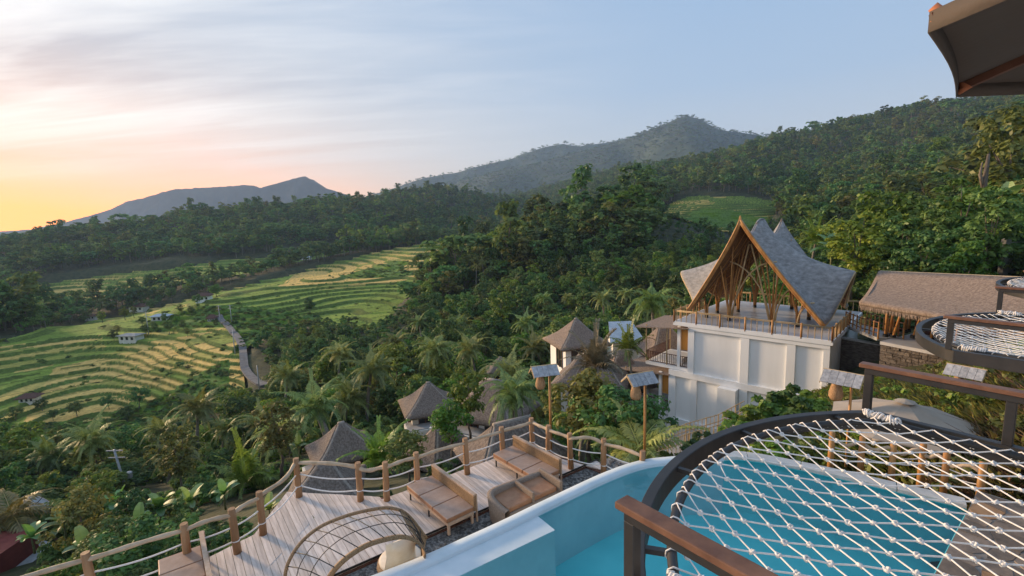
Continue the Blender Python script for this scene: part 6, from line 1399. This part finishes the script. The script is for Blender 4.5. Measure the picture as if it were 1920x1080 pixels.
def slope_trees():
    X, Y = wood_points(26000, -57, 57, 17, 185); r = np.hypot(X, Y); k = thin(X, Y, np.clip(r*0.035, 2.2, 4.0)); X = X[k]; Y = Y[k]
    Z = H(X, Y); zb = Hbase(X, Y); n = len(X); keys = rng.choice(['dark', 'bright', 'olive', 'tall'], n, p=[.46, .27, .15, .12]); s = rng.uniform(.55, 1.0, n)*np.clip(np.hypot(X, Y)/75, .5, 1.0)
    hh = np.array([NEAR[q][0]['H'] for q in keys])*s; ww = 6*s
    bad = field_mask(X, Y, zb) | excluded(X, Y, 1.5*s) | blocked(X, Y, Z, hh, ww)
    # where a full tree would hide something, try a half-grown one
    s2 = np.where(bad, s*.45, s); bad2 = field_mask(X, Y, zb) | excluded(X, Y, 1.0*s2) | blocked(X, Y, Z, hh*.45, ww*.45); s = s2
    ok = ~bad2; px, py = projn(X, Y, Z); ok &= (px > -150) & (px < 2080)
    X, Y, Z, keys, s = X[ok], Y[ok], Z[ok], keys[ok], s[ok]; o = np.argsort(np.hypot(X, Y)/s); px = px[ok]; py = py[ok]
    print('slope trees', len(X))
    names = {'dark': 'bushy dark green tree', 'bright': 'light green leafy tree', 'olive': 'olive brown green tree', 'tall': 'tall dark tree'}
    for c, i in enumerate(o[:270]):
        j = min(range(len(LM)), key=lambda q: ((LM[q][1]-px[i])/1.0)**2+((LM[q][2]-py[i])/.8)**2); ph, lx, ly, lY = LM[j]
        dx, dd = px[i]-lx, np.hypot(X[i], Y[i])-lY; rel = ('behind ' if dd > 0 else 'in front of ') if abs(dx) < 35 else ('left of ' if dx < 0 else 'right of ')
        size = 'small ' if s[i] < .4 else ('large ' if s[i] > .75 else '')
        tree(size+names[keys[i]]+' '+rel+ph, keys[i], None, float(s[i]), 'trees of the slope', int(rng.integers(0, 3)), Vector((X[i], Y[i], Z[i]-.2)), sz=float(rng.uniform(.85, 1.2)))
    rest = o[270:]; flat = [(k, t) for k in NEAR for t in NEAR[k]]; protos = [joined('slope_tree_%d' % j, t['crown'], t['trunk']) for j, (k, t) in enumerate(flat)]
    opts = {k: [j for j, (kk, t) in enumerate(flat) if kk == k] for k in NEAR}; idx = np.array([opts[keys[i]][int(rng.integers(0, len(opts[keys[i]])))] for i in rest])
    ss = s[rest]; scatter('slope_wood', 'mixed woods on the valley slope and knoll', 'woods', protos, np.stack([X[rest], Y[rest], Z[rest]-.2], 1), np.stack([ss, ss, ss*rng.uniform(.85, 1.2, len(rest))], 1), rng.uniform(0, 6.28, len(rest)), idx)
slope_trees()
def undergrowth():
    X, Y = wood_points(60000, -57, 57, 12.5, 190); r = np.hypot(X, Y); k = thin(X, Y, np.clip(r*0.02, .75, 2.6)); X = X[k]; Y = Y[k]; Z = H(X, Y); zb = Hbase(X, Y)
    s = rng.uniform(.5, 1.1, len(X))*np.clip(np.hypot(X, Y)/45, .5, 1.7)
    px, py = projn(X, Y, Z); weeds = (px > 1540) & (Y < 27)
    ok = ~(field_mask(X, Y, zb) | excluded(X, Y, .3) | weeds) & ~(blocked(X, Y, Z, 1.6*s, 2*s) & (Y < 62))
    d2 = np.stack([X, Y], -1); ok &= ~((X > -9) & (X < 10.5) & (Y < 14.6))
    X, Y, Z, s = X[ok], Y[ok], Z[ok], s[ok]; n = len(X); print('undergrowth', n)
    scatter('undergrowth', 'low tangled bushes covering the slopes', 'bushes', BUSH, np.stack([X, Y, Z], 1), np.stack([s, s, s*rng.uniform(.7, 1.2, n)], 1), rng.uniform(0, 6.28, n), rng.choice(5, n, p=[.3, .25, .17, .1, .18]))
    # bushy green patches and edges in the fields
    X, Y = wood_points(30000, -56, 4, 95, 460); zb = Hbase(X, Y); f = field_mask(X, Y, zb) & ((vnoise(X, Y, 45, 21) > .27) & (rng.random(len(X)) < .5) | (rng.random(len(X)) < .02)); X, Y = X[f], Y[f]; Z = Hterr(X, Y)[0]; n = len(X); s = rng.uniform(.35, .9, n)
    scatter('field_bushes', 'low bushes and grass clumps between the paddies', 'bushes', BUSH, np.stack([X, Y, Z-.15], 1), np.stack([s*1.3, s*1.3, s*.7], 1), rng.uniform(0, 6.28, n), rng.choice([2, 3, 0], n))
undergrowth()
def hillside():
    WE = [weed_mesh('weed', M['weed'], 1), weed_mesh('weed', M['weed'], 2, 50, .35, .6, .07), weed_mesh('dry_weed', M['weeddry'], 3, 40, .5, .5, .03), weed_mesh('dry_weed', M['weeddry'], 4, 44, .25, .6, .06)]+[BUSH[2], BUSH[3]]
    n = 30000; X = rng.uniform(8, 32, n); Y = rng.uniform(9, 34, n); Z = H(X, Y); px, py = projn(X, Y, Z); q = at(1650, 640, 28)
    ok = (px > 1530) & ~((X > q.x-1) & (X < q.x+12) & (Y > 23) & (Y < 36)) & ~excluded(X, Y, -3.0)*(Y < 99)
    ok = (px > 1530) & ~((X > q.x-.5) & (X < q.x+12) & (Y > 24) & (Y < 36)); d = np.stack([X-BL.x, Y-BL.y], -1); u = d[..., 0]*BU.x+d[..., 1]*BU.y; w = d[..., 0]*BW.x+d[..., 1]*BW.y; ok &= ~((u < BLEN+.3) & (w > -.3))
    A = Vector((stoneA.x, stoneA.y)); v = (X-A.x)*sn_.x+(Y-A.y)*sn_.y; t = (X-A.x)*sdir.x+(Y-A.y)*sdir.y; ok &= ~((t > -1.3) & (v < 6.1))
    X, Y, Z = X[ok], Y[ok], Z[ok]; n = len(X); pat = vnoise(X, Y, 3.5, 31); idx = np.where(pat > .08, rng.choice([0, 1, 4], n, p=[.55, .41, .04]), rng.choice([2, 3, 0, 5], n, p=[.42, .36, .2, .02])); s = rng.uniform(.6, 1.3, n); s = np.where(idx > 3, s*.5, s); print('weeds', n)
    scatter('hillside_weeds', 'dry and green weeds on the right hillside', 'weeds', WE, np.stack([X, Y, Z], 1), np.stack([s, s, s], 1), rng.uniform(0, 6.28, n), idx)
hillside()
# planting at the foot of the building and behind the coping
for k, (x, y, Y, s, b) in enumerate([(1385,800,21,.8,2),(1420,785,21.5,1.0,2),(1450,772,22,1.0,2),(1480,765,22,1.0,0),(1510,765,22,1.05,2),(1540,775,21,.9,2),(1300,845,19,.6,0),(1330,832,19.5,.6,0),(1265,860,18,.6,2),(1430,835,15,.6,2),(1470,842,14.5,.6,2),(1520,850,14.2,.6,0),(1400,845,15.5,.6,2)]):
    p = at(x, y, Y); o = link('garden_shrub', BUSH[b], None, loc=(p.x, p.y, p.z-.5), rot=(0, 0, rg.uniform(0, 6.28)), scale=(s, s, s)); tag(o, 'leafy green shrub %s' % ['left of the bright row at the building foot', 'second in the row at the building foot', 'in the middle of the row at the building foot', 'below the small dark window', 'right of the small dark window', 'at the right end of the building foot', 'under the stair railing', 'under the upper stair railing', 'beside the lower stair end', 'behind the pool rim, left of the coping', 'behind the first coping slab', 'behind the second coping slab', 'nearest the curved end of the pool'][k], 'shrub', 'garden shrubs by the white building')

# alike plants: the label counts them from the left
ORD = ['first', 'second', 'third', 'fourth', 'fifth', 'sixth', 'seventh', 'eighth', 'ninth', 'tenth', 'eleventh', 'twelfth', 'thirteenth', 'fourteenth', 'fifteenth', 'sixteenth', 'seventeenth', 'eighteenth', 'nineteenth', 'twentieth', 'twenty-first', 'twenty-second', 'twenty-third', 'twenty-fourth']
by = {}
for ob in bpy.data.objects:
    if ob.parent is None and ob.get('category') and ob.get('label'): by.setdefault(ob['label'], []).append(ob)
for lab, obs in by.items():
    if len(obs) < 2: continue
    obs.sort(key=lambda o: float(projn(np.array([o.location.x]), np.array([o.location.y]), np.array([o.location.z]))[0][0]))
    for k, ob in enumerate(obs): ob['label'] = lab+', '+ORD[min(k, 23)]+' from left'
# ------------------------------------------------------------------ haze
def haze():
    mb = MB(); mb.box((200, 1750, 173), (7220, 5400, 802)); m = bpy.data.materials.new('evening_haze'); m.use_nodes = True; nt = m.node_tree; nt.nodes.clear()
    out = nt.nodes.new('ShaderNodeOutputMaterial'); v = nt.nodes.new('ShaderNodeVolumePrincipled'); v.inputs['Color'].default_value = (0.46, 0.66, 0.95, 1); v.inputs['Density'].default_value = 1.25e-4; v.inputs['Anisotropy'].default_value = 0.15
    nt.links.new(v.outputs[0], out.inputs['Volume']); o = mb.build('haze', m); tag(o, 'thin blue evening haze filling the valley air', kind='stuff')
haze()
